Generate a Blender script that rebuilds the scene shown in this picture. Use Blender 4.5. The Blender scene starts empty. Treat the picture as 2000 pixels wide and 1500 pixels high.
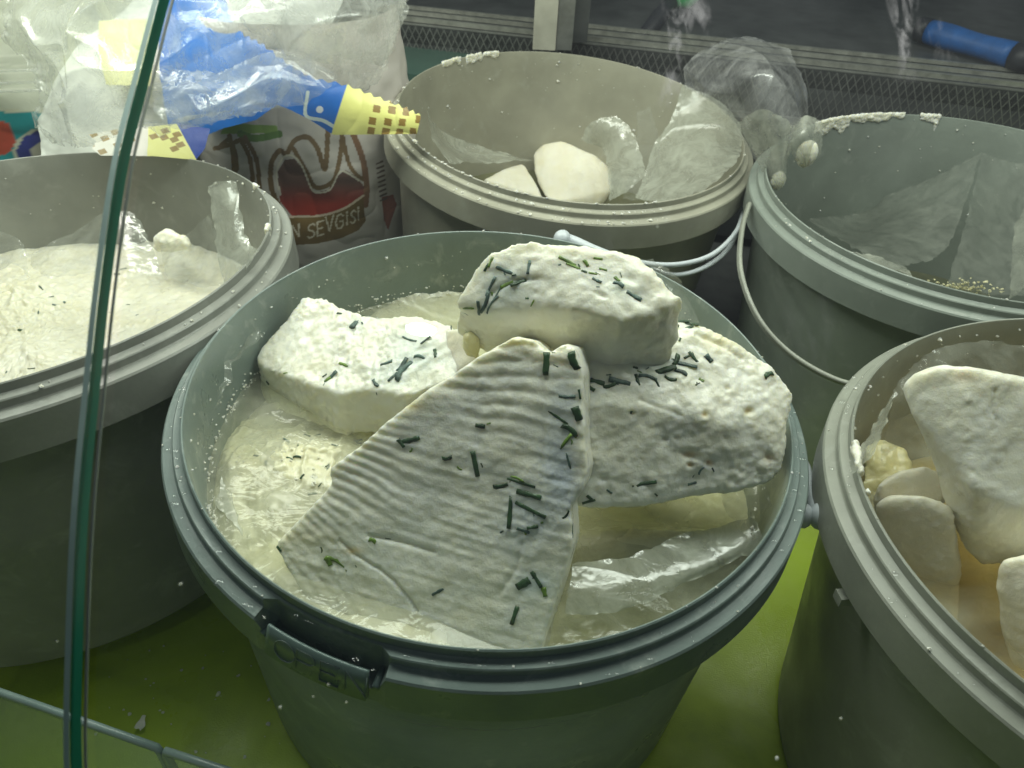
import bpy, bmesh, math, random
import numpy as np
from mathutils import Vector, Matrix
from mathutils.bvhtree import BVHTree

random.seed(4)
SC = bpy.context.scene
COL = SC.collection

# ------------------------------------------------------------------ camera
CAMH = 0.475
FPX, PITCH, ROLL = 1550.0, math.radians(39.3), math.radians(3.0)
Fw = np.array([0, math.cos(PITCH), -math.sin(PITCH)])
_U = np.array([0, math.sin(PITCH), math.cos(PITCH)])
_R = np.array([1.0, 0, 0])
Rt = math.cos(ROLL) * _R + math.sin(ROLL) * _U
Up = -math.sin(ROLL) * _R + math.cos(ROLL) * _U
cd = bpy.data.cameras.new("camera")
cam = bpy.data.objects.new("camera", cd)
COL.objects.link(cam)
cam.matrix_world = Matrix(((Rt[0], Up[0], -Fw[0], 0), (Rt[1], Up[1], -Fw[1], 0), (Rt[2], Up[2], -Fw[2], CAMH), (0, 0, 0, 1)))
cd.sensor_width = 36
cd.lens = 36 * FPX / 2000
cd.clip_start = 0.01
cd.clip_end = 60
cd.dof.use_dof = True
cd.dof.focus_distance = 0.40
cd.dof.aperture_fstop = 22
SC.camera = cam

# ------------------------------------------------------------------ world and lamps
W = bpy.data.worlds.new("World")
SC.world = W
W.use_nodes = True
W.node_tree.nodes["Background"].inputs[0].default_value = (0.55, 0.68, 0.80, 1)
W.node_tree.nodes["Background"].inputs[1].default_value = 0.075


def area(name, loc, aim, sx, sy, power, color):
    l = bpy.data.lights.new(name, 'AREA')
    l.shape = 'RECTANGLE'
    l.size, l.size_y = sx, sy
    l.energy = power
    l.color = color
    o = bpy.data.objects.new(name, l)
    COL.objects.link(o)
    o.location = loc
    o.rotation_euler = (Vector(aim) - Vector(loc)).to_track_quat('-Z', 'Y').to_euler()
    return o


area("added_top_light", (0.05, 0.445, CAMH + 0.25), (0.05, 0.33, 0.0), 1.15, 0.12, 5.9, (1.0, 0.982, 0.955))  # softer overhead light, added to lift the dark cheese faces
area("added_floor_light", (-0.12, 0.10, 0.13), (-0.12, 0.19, 0.0), 0.9, 0.05, 0.06, (1.0, 0.98, 0.90))  # weak unseen light, added to brighten the front of the board
area("case_strip_lamp", (-0.04, 0.60, CAMH + 0.13), (-0.04, 0.42, 0.0), 0.95, 0.05, 1.9, (1.0, 0.985, 0.88))
area("case_end_lamp", (-0.50, 0.66, CAMH + 0.14), (-0.36, 0.86, 0.25), 0.18, 0.10, 1.5, (1.0, 1.0, 0.90))

SC.view_settings.view_transform = 'Standard'
SC.view_settings.look = 'None'
SC.view_settings.exposure = 0.0
SC.view_settings.gamma = 1.0
SC.cycles.max_bounces = 10
SC.cycles.diffuse_bounces = 4
SC.cycles.glossy_bounces = 4
SC.cycles.transmission_bounces = 6
SC.cycles.transparent_max_bounces = 24
SC.cycles.caustics_reflective = False
SC.cycles.caustics_refractive = False
SC.cycles.sample_clamp_indirect = 4
try:
    SC.cycles.use_denoising = True
except Exception:
    pass

# ------------------------------------------------------------------ numpy helpers
_rs = np.random.RandomState(7)
_PERM = _rs.permutation(256)
_PERM = np.r_[_PERM, _PERM, _PERM]
_VAL = _rs.rand(256) * 2 - 1


def vnoise(p):
    i = np.floor(p).astype(int)
    f = p - i
    f = f * f * f * (f * (f * 6 - 15) + 10)
    i &= 255
    out = 0
    for a in (0, 1):
        for b in (0, 1):
            for c in (0, 1):
                h = _PERM[_PERM[_PERM[(i[:, 0] + a) & 255] + ((i[:, 1] + b) & 255)] + ((i[:, 2] + c) & 255)]
                w = (f[:, 0] if a else 1 - f[:, 0]) * (f[:, 1] if b else 1 - f[:, 1]) * (f[:, 2] if c else 1 - f[:, 2])
                out = out + _VAL[h] * w
    return out


def fbm(p, scale, octs=4, gain=0.5, seed=0.0):
    """fractal noise, p in metres, scale = size of the largest blobs in metres"""
    q = p / scale + seed * 17.3 + 3.1
    a, s, t = 1.0, 0.0, 0
    for k in range(octs):
        t = t + a * vnoise(q * (2.03 ** k) + k * 11.7)
        s += a
        a *= gain
    return t / s


def ridged(p, scale, octs=3, seed=0.0):
    q = p / scale + seed * 9.1 + 1.7
    a, t = 1.0, 0
    for k in range(octs):
        t = t + a * (1 - 2 * np.abs(vnoise(q * (2.1 ** k) + k * 5.3))) ** 3
        a *= 0.5
    return t / 1.75


def smooth(a, b, x):
    t = np.clip((x - a) / (b - a), 0, 1)
    return t * t * (3 - 2 * t)


def ray(px, py):
    return Fw + (px - 1000) / FPX * Rt - (py - 750) / FPX * Up


def at(px, py, zc):
    """world point seen at photo pixel (px,py) lying zc above the camera's height"""
    d = ray(px, py)
    X = d * (zc / d[2])
    return np.array([X[0], X[1], X[2] + CAMH])


def aty(px, py, y):
    d = ray(px, py)
    X = d * (y / d[1])
    return np.array([X[0], X[1], X[2] + CAMH])


def proj(V):
    V = np.atleast_2d(V) - np.array([0, 0, CAMH])
    d = V @ Fw
    return np.c_[1000 + FPX * (V @ Rt) / d, 750 - FPX * (V @ Up) / d]


def tag(o, label=None, cat=None, group=None, kind=None):
    if label: o['label'] = label
    if cat: o['category'] = cat
    if group: o['group'] = group
    if kind: o['kind'] = kind
    return o


def empty(name, loc, rot=None):
    o = bpy.data.objects.new(name, None)
    COL.objects.link(o)
    o.empty_display_size = 0.02
    o.matrix_world = (Matrix.Translation(Vector(loc)) @ rot.to_4x4()) if rot is not None else Matrix.Translation(Vector(loc))
    return o


def mesh_obj(name, verts, faces, mat, parent=None, sm=True, world=True, attr=None):
    """link one mesh; verts are world coordinates unless world=False (then local to the parent)"""
    me = bpy.data.meshes.new(name)
    me.from_pydata([tuple(map(float, v)) for v in verts], [], [tuple(map(int, f)) for f in faces])
    if sm:
        me.polygons.foreach_set('use_smooth', [True] * len(me.polygons))
    mats = mat if isinstance(mat, (list, tuple)) else [mat]
    for m in mats:
        me.materials.append(m)
    if attr is not None:
        for an, col in attr.items():
            ca = me.color_attributes.new(an, 'FLOAT_COLOR', 'POINT')
            c4 = np.ones((len(verts), 4), np.float32)
            c4[:, :3] = col
            ca.data.foreach_set('color', c4.ravel())
    me.update()
    o = bpy.data.objects.new(name, me)
    COL.objects.link(o)
    if parent is not None:
        o.parent = parent
        if world:
            o.matrix_parent_inverse = parent.matrix_world.inverted()
    return o


class MB:
    def __init__(s):
        s.v, s.f = [], []

    def add(s, v, f):
        n = len(s.v)
        s.v += [tuple(x) for x in v]
        s.f += [tuple(i + n for i in q) for q in f]

    def tube(s, pts, rad, seg=10, cap=True):
        pts = [Vector(p) for p in pts]
        n = len(pts)
        rad = rad if isinstance(rad, (list, tuple, np.ndarray)) else [rad] * n
        up = Vector((0, 0, 1))
        base = len(s.v)
        prev = None
        for i, p in enumerate(pts):
            t = (pts[min(i + 1, n - 1)] - pts[max(i - 1, 0)]).normalized()
            if prev is None:
                a = t.cross(up)
                if a.length < 1e-3: a = t.cross(Vector((1, 0, 0)))
                a.normalize()
            else:
                a = (prev - t * prev.dot(t)).normalized()
            prev = a
            b = t.cross(a)
            for k in range(seg):
                w = 2 * math.pi * k / seg
                s.v.append(tuple(p + (a * math.cos(w) + b * math.sin(w)) * rad[i]))
        for i in range(n - 1):
            for k in range(seg):
                k2 = (k + 1) % seg
                s.f.append((base + i * seg + k, base + i * seg + k2, base + (i + 1) * seg + k2, base + (i + 1) * seg + k))
        if cap:
            s.f.append(tuple(base + k for k in range(seg))[::-1])
            s.f.append(tuple(base + (n - 1) * seg + k for k in range(seg)))

    def ball(s, c, r, seg=10, rings=6, sc=(1, 1, 1)):
        base = len(s.v)
        for i in range(rings + 1):
            th = math.pi * i / rings
            for k in range(seg):
                w = 2 * math.pi * k / seg
                s.v.append((c[0] + r * sc[0] * math.sin(th) * math.cos(w), c[1] + r * sc[1] * math.sin(th) * math.sin(w), c[2] + r * sc[2] * math.cos(th)))
        for i in range(rings):
            for k in range(seg):
                k2 = (k + 1) % seg
                s.f.append((base + i * seg + k, base + (i + 1) * seg + k, base + (i + 1) * seg + k2, base + i * seg + k2))

    def box(s, o, ax, ay, az):
        """corner o plus three edge vectors"""
        o, ax, ay, az = map(Vector, (o, ax, ay, az))
        v = [o, o + ax, o + ax + ay, o + ay, o + az, o + ax + az, o + ax + ay + az, o + ay + az]
        s.add(v, [(0, 3, 2, 1), (4, 5, 6, 7), (0, 1, 5, 4), (1, 2, 6, 5), (2, 3, 7, 6), (3, 0, 4, 7)])

    def build(s, name, mat, parent=None, world=True, sm=True):
        return mesh_obj(name, s.v, s.f, mat, parent, sm, world)


def catmull(P, n):
    """resample rows of P (m x 3) to n points by Catmull-Rom"""
    P = np.asarray(P, float)
    m = len(P)
    if m == 2:
        t = np.linspace(0, 1, n)[:, None]
        return P[0] * (1 - t) + P[1] * t
    Q = np.vstack([2 * P[0] - P[1], P, 2 * P[-1] - P[-2]])
    t = np.linspace(0, m - 1, n)
    i = np.minimum(t.astype(int), m - 2)
    u = (t - i)[:, None]
    a, b, c, d = Q[i], Q[i + 1], Q[i + 2], Q[i + 3]
    return 0.5 * ((2 * b) + (-a + c) * u + (2 * a - 5 * b + 4 * c - d) * u * u + (-a + 3 * b - 3 * c + d) * u ** 3)


def vnormals(V, nu, nv):
    G = V.reshape(nu, nv, 3)
    du = np.gradient(G, axis=0)
    dv = np.gradient(G, axis=1)
    N = np.cross(du, dv).reshape(-1, 3)
    return N / (np.linalg.norm(N, axis=1)[:, None] + 1e-12)


def grid_faces(nu, nv, wrap=False):
    i, j = np.meshgrid(np.arange(nu - 1), np.arange(nv if wrap else nv - 1), indexing='ij')
    j2 = (j + 1) % nv
    return np.stack([i * nv + j, i * nv + j2, (i + 1) * nv + j2, (i + 1) * nv + j], -1).reshape(-1, 4)


def sheet(rows, nu=60, nv=60):
    """smooth surface through a grid of control points"""
    R = [catmull(r, nv) for r in rows]
    R = np.array(R)
    out = np.empty((nu, nv, 3))
    for j in range(nv):
        out[:, j] = catmull(R[:, j], nu)
    return out.reshape(-1, 3)


# ------------------------------------------------------------------ materials
def new_mat(name):
    m = bpy.data.materials.new(name)
    m.use_nodes = True
    return m, m.node_tree, m.node_tree.nodes["Principled BSDF"]


def node(nt, t, **k):
    n = nt.nodes.new(t)
    for a, v in k.items():
        if a in n.inputs.keys():
            n.inputs[a].default_value = v
        else:
            setattr(n, a, v)
    return n


def noise_fac(nt, scale, detail=4, rough=0.55, dist=0.0, stretch=None):
    tc = node(nt, 'ShaderNodeTexCoord')
    src = tc.outputs['Object']
    if stretch:
        mp = node(nt, 'ShaderNodeMapping')
        mp.inputs['Scale'].default_value = stretch
        nt.links.new(src, mp.inputs[0])
        src = mp.outputs[0]
    n = node(nt, 'ShaderNodeTexNoise', Scale=scale, Detail=detail, Roughness=rough, Distortion=dist)
    nt.links.new(src, n.inputs['Vector'])
    return n.outputs[0]


def schlick(nt, f0=0.04, top=0.6, normal=None):
    """reflectance that is the same from both sides of a thin sheet"""
    g = node(nt, 'ShaderNodeNewGeometry')
    d = node(nt, 'ShaderNodeVectorMath', operation='DOT_PRODUCT')
    nt.links.new(normal if normal is not None else g.outputs['Normal'], d.inputs[0]); nt.links.new(g.outputs['Incoming'], d.inputs[1])
    a = node(nt, 'ShaderNodeMath', operation='ABSOLUTE'); nt.links.new(d.outputs['Value'], a.inputs[0])
    b = node(nt, 'ShaderNodeMath', operation='SUBTRACT'); b.inputs[0].default_value = 1; nt.links.new(a.outputs[0], b.inputs[1])
    c = node(nt, 'ShaderNodeMath', operation='POWER'); nt.links.new(b.outputs[0], c.inputs[0]); c.inputs[1].default_value = 5
    e = node(nt, 'ShaderNodeMath', operation='MULTIPLY_ADD'); nt.links.new(c.outputs[0], e.inputs[0]); e.inputs[1].default_value = top; e.inputs[2].default_value = f0
    return e.outputs[0]


def ramp(nt, fac, stops):
    r = node(nt, 'ShaderNodeValToRGB')
    e = r.color_ramp.elements
    while len(e) < len(stops): e.new(0.5)
    for k, (p, c) in enumerate(stops):
        e[k].position = p
        e[k].color = (*c, 1) if len(c) == 3 else c
    nt.links.new(fac, r.inputs[0])
    return r.outputs[0]


def bump(nt, bsdf, parts, prev=None):
    last = None
    for fac, strength, dist in parts:
        b = node(nt, 'ShaderNodeBump', Strength=strength, Distance=dist)
        nt.links.new(fac, b.inputs['Height'])
        if last is not None: nt.links.new(last, b.inputs['Normal'])
        last = b.outputs[0]
    nt.links.new(last, bsdf.inputs['Normal'])


def cheese_mat(name, col, rough=0.45, sss=0.5, wet=0.22):
    m, nt, b = new_mat(name)
    a = node(nt, 'ShaderNodeVertexColor', layer_name='tint')
    n1 = noise_fac(nt, 60, 4)
    c1 = ramp(nt, n1, [(0.3, tuple(x * y for x, y in zip(col, (0.94, 0.92, 0.84)))), (0.65, col)])
    mx = node(nt, 'ShaderNodeMix', data_type='RGBA', blend_type='MULTIPLY')
    mx.inputs[0].default_value = 1
    nt.links.new(c1, mx.inputs[6]); nt.links.new(a.outputs[0], mx.inputs[7])
    nt.links.new(mx.outputs[2], b.inputs['Base Color'])
    b.inputs['Subsurface Weight'].default_value = sss
    b.inputs['Subsurface Radius'].default_value = (1.0, 0.9, 0.55)
    b.inputs['Subsurface Scale'].default_value = 0.006
    b.inputs['Roughness'].default_value = rough
    b.inputs['Coat Weight'].default_value = 0.22; b.inputs['Coat Roughness'].default_value = 0.22
    rr = ramp(nt, noise_fac(nt, 90, 3), [(0.35, (rough - wet,) * 3), (0.65, (rough + 0.15,) * 3)])
    nt.links.new(rr, b.inputs['Roughness'])
    bump(nt, b, [(noise_fac(nt, 260, 5, 0.6), 0.28, 0.0016), (noise_fac(nt, 900, 3, 0.6), 0.3, 0.0006)])
    return m


M = {}
M['cheese'] = cheese_mat('white_cheese', (0.83, 0.82, 0.72))
M['cheese_smooth'] = cheese_mat('smooth_cheese', (0.85, 0.81, 0.68), 0.55, 0.35, 0.1)
M['curd'] = cheese_mat('wet_curd', (0.72, 0.71, 0.58), 0.22, 0.25, 0.16)
M['cheese_fat'] = cheese_mat('buttery_cheese', (0.80, 0.74, 0.42), 0.3, 0.35, 0.15)


def plastic_mat(name, col, rough=0.42, wear=0.5):
    m, nt, b = new_mat(name)
    n = noise_fac(nt, 22, 5, 0.6)
    c = ramp(nt, n, [(0.3, tuple(x * 0.86 for x in col)), (0.7, tuple(min(1, x * 1.12) for x in col))])
    # dried milky smears
    n2 = noise_fac(nt, 38, 6, 0.7, 0.6)
    f = ramp(nt, n2, [(0.55, (0, 0, 0)), (0.70, (wear * 0.32,) * 3)])
    mx = node(nt, 'ShaderNodeMix', data_type='RGBA')
    nt.links.new(f, mx.inputs[0]); nt.links.new(c, mx.inputs[6])
    mx.inputs[7].default_value = (0.62, 0.64, 0.58, 1)
    nt.links.new(mx.outputs[2], b.inputs['Base Color'])
    nt.links.new(ramp(nt, noise_fac(nt, 30, 4), [(0.3, (rough - 0.12,) * 3), (0.7, (rough + 0.12,) * 3)]), b.inputs['Roughness'])
    b.inputs['Subsurface Weight'].default_value = 0.0
    bump(nt, b, [(noise_fac(nt, 10, 5, 0.7, 0.0, (1, 1, 60)), 0.10, 0.001), (noise_fac(nt, 45, 3, 0.5), 0.12, 0.002), (noise_fac(nt, 500, 3, 0.6), 0.12, 0.0006)])
    return m


M['pl_sage'] = plastic_mat('sage_plastic', (0.175, 0.22, 0.205), 0.36, 0.9)
M['pl_grey'] = plastic_mat('grey_plastic', (0.25, 0.255, 0.225), 0.42)
M['pl_warm'] = plastic_mat('warm_grey_plastic', (0.34, 0.33, 0.26), 0.42)
M['pl_green'] = plastic_mat('green_grey_plastic', (0.22, 0.248, 0.218), 0.42)
M['pl_right'] = plastic_mat('light_grey_plastic', (0.27, 0.28, 0.235), 0.40)
M['pl_tab'] = plastic_mat('tab_plastic', (0.15, 0.21, 0.195), 0.36, 0.2)
m, nt, b = new_mat('white_plastic'); M['white_pl'] = m
b.inputs['Base Color'].default_value = (0.55, 0.59, 0.62, 1); b.inputs['Roughness'].default_value = 0.35
bump(nt, b, [(noise_fac(nt, 200, 3), 0.1, 0.0008)])


def film_mat(name, col, alpha, alpha2, rough=0.2, scale=55, trans=0.3):
    """thin polythene: mostly clear, milky where creased and smeared"""
    m, nt, b = new_mat(name)
    out = nt.nodes['Material Output']
    f = ramp(nt, noise_fac(nt, scale, 6, 0.65, 0.8), [(0.35, (alpha,) * 3), (0.68, (alpha2,) * 3)])
    tr = node(nt, 'ShaderNodeBsdfTransparent')
    tl = node(nt, 'ShaderNodeBsdfTranslucent')
    tl.inputs[0].default_value = (*col, 1)
    b.inputs['Base Color'].default_value = (*col, 1)
    b.inputs['Roughness'].default_value = rough
    b.inputs['Specular IOR Level'].default_value = 0.8
    m1 = node(nt, 'ShaderNodeMixShader'); m1.inputs[0].default_value = trans
    nt.links.new(b.outputs[0], m1.inputs[1]); nt.links.new(tl.outputs[0], m1.inputs[2])
    m2 = node(nt, 'ShaderNodeMixShader')
    nt.links.new(f, m2.inputs[0]); nt.links.new(tr.outputs[0], m2.inputs[1]); nt.links.new(m1.outputs[0], m2.inputs[2])
    # glossy sheen over all of it
    gl = node(nt, 'ShaderNodeBsdfGlossy', Roughness=0.12)
    m3 = node(nt, 'ShaderNodeMixShader')
    nt.links.new(schlick(nt, 0.05, 0.5), m3.inputs[0]); nt.links.new(m2.outputs[0], m3.inputs[1]); nt.links.new(gl.outputs[0], m3.inputs[2])
    nt.links.new(m3.outputs[0], out.inputs[0])
    bump(nt, b, [(noise_fac(nt, 90, 4, 0.6, 1.0), 0.3, 0.002)])
    for n in nt.nodes:
        if n.bl_idname == 'ShaderNodeBump':
            nt.links.new(n.outputs[0], gl.inputs['Normal'])
    return m


M['film'] = film_mat('clear_film', (0.55, 0.57, 0.50), 0.08, 0.32)
M['film_speck'] = film_mat('speckled_film', (0.62, 0.62, 0.62), 0.10, 0.50, 0.14, 45)
M['film_milky'] = film_mat('milky_film', (0.66, 0.68, 0.58), 0.28, 0.70)
M['film_clear'] = film_mat('very_clear_film', (0.6, 0.62, 0.55), 0.06, 0.28)
M['bag'] = film_mat('carrier_bag_film', (0.85, 0.87, 0.82), 0.10, 0.55, 0.15, 40, 0.45)
M['bag_thin'] = film_mat('thin_bag_film', (0.8, 0.84, 0.85), 0.08, 0.42, 0.12, 40, 0.45)


def plain(name, col, rough=0.5, metal=0.0, nscale=40, amt=0.15, bmp=0.1):
    m, nt, b = new_mat(name)
    c = ramp(nt, noise_fac(nt, nscale, 4), [(0.3, tuple(x * (1 - amt) for x in col)), (0.7, tuple(min(1, x * (1 + amt)) for x in col))])
    nt.links.new(c, b.inputs['Base Color'])
    b.inputs['Roughness'].default_value = rough
    b.inputs['Metallic'].default_value = metal
    if bmp: bump(nt, b, [(noise_fac(nt, nscale * 8, 3), bmp, 0.001)])
    return m


def painted(name, rough=0.35, bmp=0.25, coat=0.0, sss=0.0):
    """flat print carried by a colour attribute"""
    m, nt, b = new_mat(name)
    a = node(nt, 'ShaderNodeVertexColor', layer_name='print')
    nt.links.new(a.outputs[0], b.inputs['Base Color'])
    b.inputs['Roughness'].default_value = rough
    b.inputs['Coat Weight'].default_value = coat
    b.inputs['Subsurface Weight'].default_value = sss
    b.inputs['Subsurface Scale'].default_value = 0.003
    bump(nt, b, [(noise_fac(nt, 60, 4, 0.6, 0.5), bmp, 0.002)])
    return m


M['print'] = painted('printed_film')
M['lime'] = plain('lime_board', (0.33, 0.45, 0.03), 0.5, 0, 30, 0.10, 0.15)
m, nt, b = new_mat('lime_board_worn'); M['lime'] = m
c = ramp(nt, noise_fac(nt, 7, 6, .65, .4), [(.32, (.26, .37, .03)), (.5, (.38, .52, .03)), (.72, (.44, .56, .10))])
nt.links.new(c, b.inputs['Base Color'])
nt.links.new(ramp(nt, noise_fac(nt, 12, 5), [(.4, (.22,) * 3), (.6, (.55,) * 3)]), b.inputs['Roughness'])
bump(nt, b, [(noise_fac(nt, 900, 2), .35, .0006), (noise_fac(nt, 25, 4), .2, .002)])
M['steel'] = plain('dull_steel', (0.26, 0.265, 0.25), 0.42, 0.6, 50, 0.25, 0.1)
M['steel_dark'] = plain('dark_steel', (0.10, 0.105, 0.105), 0.5, 0.3, 30, 0.3, 0.1)
M['rail'] = plain('rail_aluminium', (0.36, 0.36, 0.32), 0.4, 0.5, 80, 0.3, 0.1)
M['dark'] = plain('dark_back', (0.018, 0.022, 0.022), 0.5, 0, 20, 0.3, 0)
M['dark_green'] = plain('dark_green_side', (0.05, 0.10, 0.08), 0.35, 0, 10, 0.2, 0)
M['post'] = plain('cream_post', (0.42, 0.41, 0.34), 0.45, 0, 40, 0.15, 0.1)
M['blue_grip'] = plain('blue_rubber', (0.012, 0.10, 0.34), 0.5, 0, 60, 0.2, 0.2)
M['black_rubber'] = plain('black_rubber', (0.02, 0.022, 0.03), 0.5, 0, 60, 0.2, 0.2)
M['green_cap'] = plain('green_plastic', (0.02, 0.28, 0.07), 0.4, 0, 60, 0.1, 0.1)
M['crumb'] = cheese_mat('crumb_cheese', (0.82, 0.80, 0.70))
M['chive_dark'] = plain('dark_chive', (0.030, 0.068, 0.026), 0.3, 0, 220, 0.7, 0.4)
M['chive_blue'] = plain('blue_green_chive', (0.075, 0.12, 0.10), 0.4, 0, 220, 0.6, 0.4)
M['chive_light'] = plain('bright_chive', (0.13, 0.22, 0.03), 0.3, 0, 220, 0.5, 0.4)

# droplets
m, nt, b = new_mat('water_drop'); M['drop'] = m
tr = node(nt, 'ShaderNodeBsdfTransparent'); gl = node(nt, 'ShaderNodeBsdfGlossy', Roughness=0.03); mx = node(nt, 'ShaderNodeMixShader')
nt.links.new(schlick(nt, 0.06, 0.8), mx.inputs[0]); nt.links.new(tr.outputs[0], mx.inputs[1]); nt.links.new(gl.outputs[0], mx.inputs[2])
nt.links.new(mx.outputs[0], nt.nodes['Material Output'].inputs[0])


def liquid_mat(name, col, density, milk=0.0):
    m, nt, b = new_mat(name)
    out = nt.nodes['Material Output']
    nt.nodes.remove(b)
    tr = node(nt, 'ShaderNodeBsdfTransparent')
    df = node(nt, 'ShaderNodeBsdfDiffuse'); df.inputs[0].default_value = (0.62, 0.62, 0.48, 1)
    gl = node(nt, 'ShaderNodeBsdfGlossy', Roughness=0.06)
    bp = node(nt, 'ShaderNodeBump', Strength=0.4, Distance=0.002)
    nt.links.new(noise_fac(nt, 60, 3, 0.5, 0.8), bp.inputs['Height'])
    nt.links.new(bp.outputs[0], gl.inputs['Normal'])
    mk = node(nt, 'ShaderNodeMixShader')
    f = ramp(nt, noise_fac(nt, 30, 4, 0.6, 0.5), [(0.4, (milk * 0.4,) * 3), (0.65, (milk,) * 3)])
    nt.links.new(f, mk.inputs[0]); nt.links.new(tr.outputs[0], mk.inputs[1]); nt.links.new(df.outputs[0], mk.inputs[2])
    mx = node(nt, 'ShaderNodeMixShader')
    nt.links.new(schlick(nt, 0.025, 0.8), mx.inputs[0]); nt.links.new(mk.outputs[0], mx.inputs[1]); nt.links.new(gl.outputs[0], mx.inputs[2])
    nt.links.new(mx.outputs[0], out.inputs['Surface'])
    va = node(nt, 'ShaderNodeVolumeAbsorption', Density=density)
    va.inputs[0].default_value = (*col, 1)
    nt.links.new(va.outputs[0], out.inputs['Volume'])
    return m


M['brine'] = liquid_mat('whey_brine', (0.90, 0.90, 0.66), 26, 0.42)
M['amber'] = liquid_mat('amber_whey', (0.96, 0.84, 0.52), 13, 0.35)


def glass_mat(name, tint, haze, smear=0.0):
    m, nt, b = new_mat(name)
    out = nt.nodes['Material Output']
    nt.nodes.remove(b)
    tr = node(nt, 'ShaderNodeBsdfTransparent'); tr.inputs[0].default_value = (*tint, 1)
    df = node(nt, 'ShaderNodeBsdfDiffuse'); df.inputs[0].default_value = (0.75, 0.8, 0.8, 1)
    gl = node(nt, 'ShaderNodeBsdfGlossy', Roughness=0.0)
    f = ramp(nt, noise_fac(nt, 9, 6, 0.6, 0.4), [(0.45, (haze,) * 3), (0.72, (haze + smear,) * 3)])
    mk = node(nt, 'ShaderNodeMixShader')
    nt.links.new(f, mk.inputs[0]); nt.links.new(tr.outputs[0], mk.inputs[1]); nt.links.new(df.outputs[0], mk.inputs[2])
    mx = node(nt, 'ShaderNodeMixShader')
    nt.links.new(schlick(nt, 0.03, 0.25), mx.inputs[0]); nt.links.new(mk.outputs[0], mx.inputs[1]); nt.links.new(gl.outputs[0], mx.inputs[2])
    nt.links.new(mx.outputs[0], out.inputs['Surface'])
    return m


M['glass'] = glass_mat('case_glass', (0.97, 1.0, 0.975), 0.009, 0.03)
M['glass_plate'] = glass_mat('plate_glass', (0.93, 0.98, 0.95), 0.12, 0.06)
m, nt, b = new_mat('glass_cut_edge'); M['glass_edge'] = m
b.inputs['Base Color'].default_value = (0.004, 0.115, 0.07, 1); b.inputs['Roughness'].default_value = 0.35; b.inputs['Specular IOR Level'].default_value = 0.25
m, nt, b = new_mat('glass_ground_edge'); M['glass_light'] = m
b.inputs['Base Color'].default_value = (0.42, 0.60, 0.52, 1); b.inputs['Roughness'].default_value = 0.25
m, nt, b = new_mat('glass_bright_edge'); M['glass_silver'] = m
b.inputs['Base Color'].default_value = (0.28, 0.33, 0.28, 1); b.inputs['Roughness'].default_value = 0.25; b.inputs['Metallic'].default_value = 0.3
m, nt, b = new_mat('lamp_glow'); M['lamp'] = m
b.inputs['Emission Color'].default_value = (0.95, 0.97, 1, 1); b.inputs['Emission Strength'].default_value = 60

# ------------------------------------------------------------------ setting: board, back ledge, grille
mb = MB(); mb.box((-1.3, -0.3, -0.012), (2.7, 0, 0), (0, 0.76, 0), (0, 0, 0.012))
tag(mb.build('floor', M['lime'], sm=False), kind='structure')
mb = MB(); mb.box((-2.2, -1.2, -0.06), (4.4, 0, 0), (0, 4.4, 0), (0, 0, 0.045))
tag(mb.build('counter_base', M['steel_dark'], sm=False), kind='structure')


def line_at(p0, p1, zc):
    """ends of a long straight line through two pixels on the level zc, stretched both ways"""
    a, c = at(*p0, zc), at(*p1, zc)
    d = c - a
    return a - d * 0.35, c + d * 0.35


ZL = -0.262
L1 = line_at((790, 14), (2000, 140), ZL)
L2 = line_at((790, 44), (2000, 176), ZL)
mb = MB()
a, c = L1
back = np.array([0.0, 1.1, 0])
mb.box(a - [0, 0, 0.02], c - a, back, (0, 0, 0.02))
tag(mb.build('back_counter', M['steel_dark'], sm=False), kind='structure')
# rail: long ridges
rail = empty('sliding_door_rail', (a + c) / 2)
tag(rail, 'long ridged aluminium sliding track along the back of the case', 'rail')
for k, (t, h) in enumerate([(0.05, 0.004), (0.42, 0.0045), (0.85, 0.005)]):
    mb = MB()
    s0 = L1[0] * (1 - t) + L2[0] * t
    s1 = L1[1] * (1 - t) + L2[1] * t
    mb.box(s0, s1 - s0, (0, -0.0035, 0), (0, 0, h))
    mb.build('ridge', M['rail'], rail, sm=False)
mb = MB()
mb.box(L2[0] - [0, 0, 0.022], L2[1] - L2[0], (L1[0] - L2[0]) * 0.995, (0, 0, 0.021))
mb.build('track_bed', M['steel'], rail, sm=False)

# grille below the rail: steel strip of crossing diamond wires
e = (L2[1] - L2[0]); ln = np.linalg.norm(e); ex = e / ln
HG = 0.052
top = L2[0] + np.array([0, -0.004, -0.002])
gr = empty('vent_grille', top + e / 2)
tag(gr, 'diamond mesh ventilation strip running below the ridged track', 'grille')
mb = MB(); mb.box(top + [0, 0.004, -HG], e, (0, 0.003, 0), (0, 0, HG)); mb.build('backing', M['steel_dark'], gr, sm=False)
mb = MB()
stp = 0.0085
n = int(ln / stp)
for k in range(n):
    for sgn in (1, -1):
        p = top + ex * (k * stp) - np.array([0, 0.0005 * sgn, HG * (sgn < 0)])
        q = p + ex * 0.026 + np.array([0, 0, -HG * sgn])
        w = ex * 0.0011
        mb.add([p, p + w, q + w, q], [(0, 1, 2, 3)])
o = mb.build('mesh_wire', M['steel'], gr, sm=False); o['kind'] = 'stuff'
mb = MB(); mb.box(top + [0, -0.003, -HG - 0.006], e, (0, 0.006, 0), (0, 0, 0.006)); mb.build('frame', M['steel'], gr, sm=False)
# dark riser under grille
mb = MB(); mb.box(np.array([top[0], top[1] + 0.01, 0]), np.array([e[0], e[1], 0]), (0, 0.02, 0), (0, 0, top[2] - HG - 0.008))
tag(mb.build('back_wall', M['dark'], sm=False), kind='structure')
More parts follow.
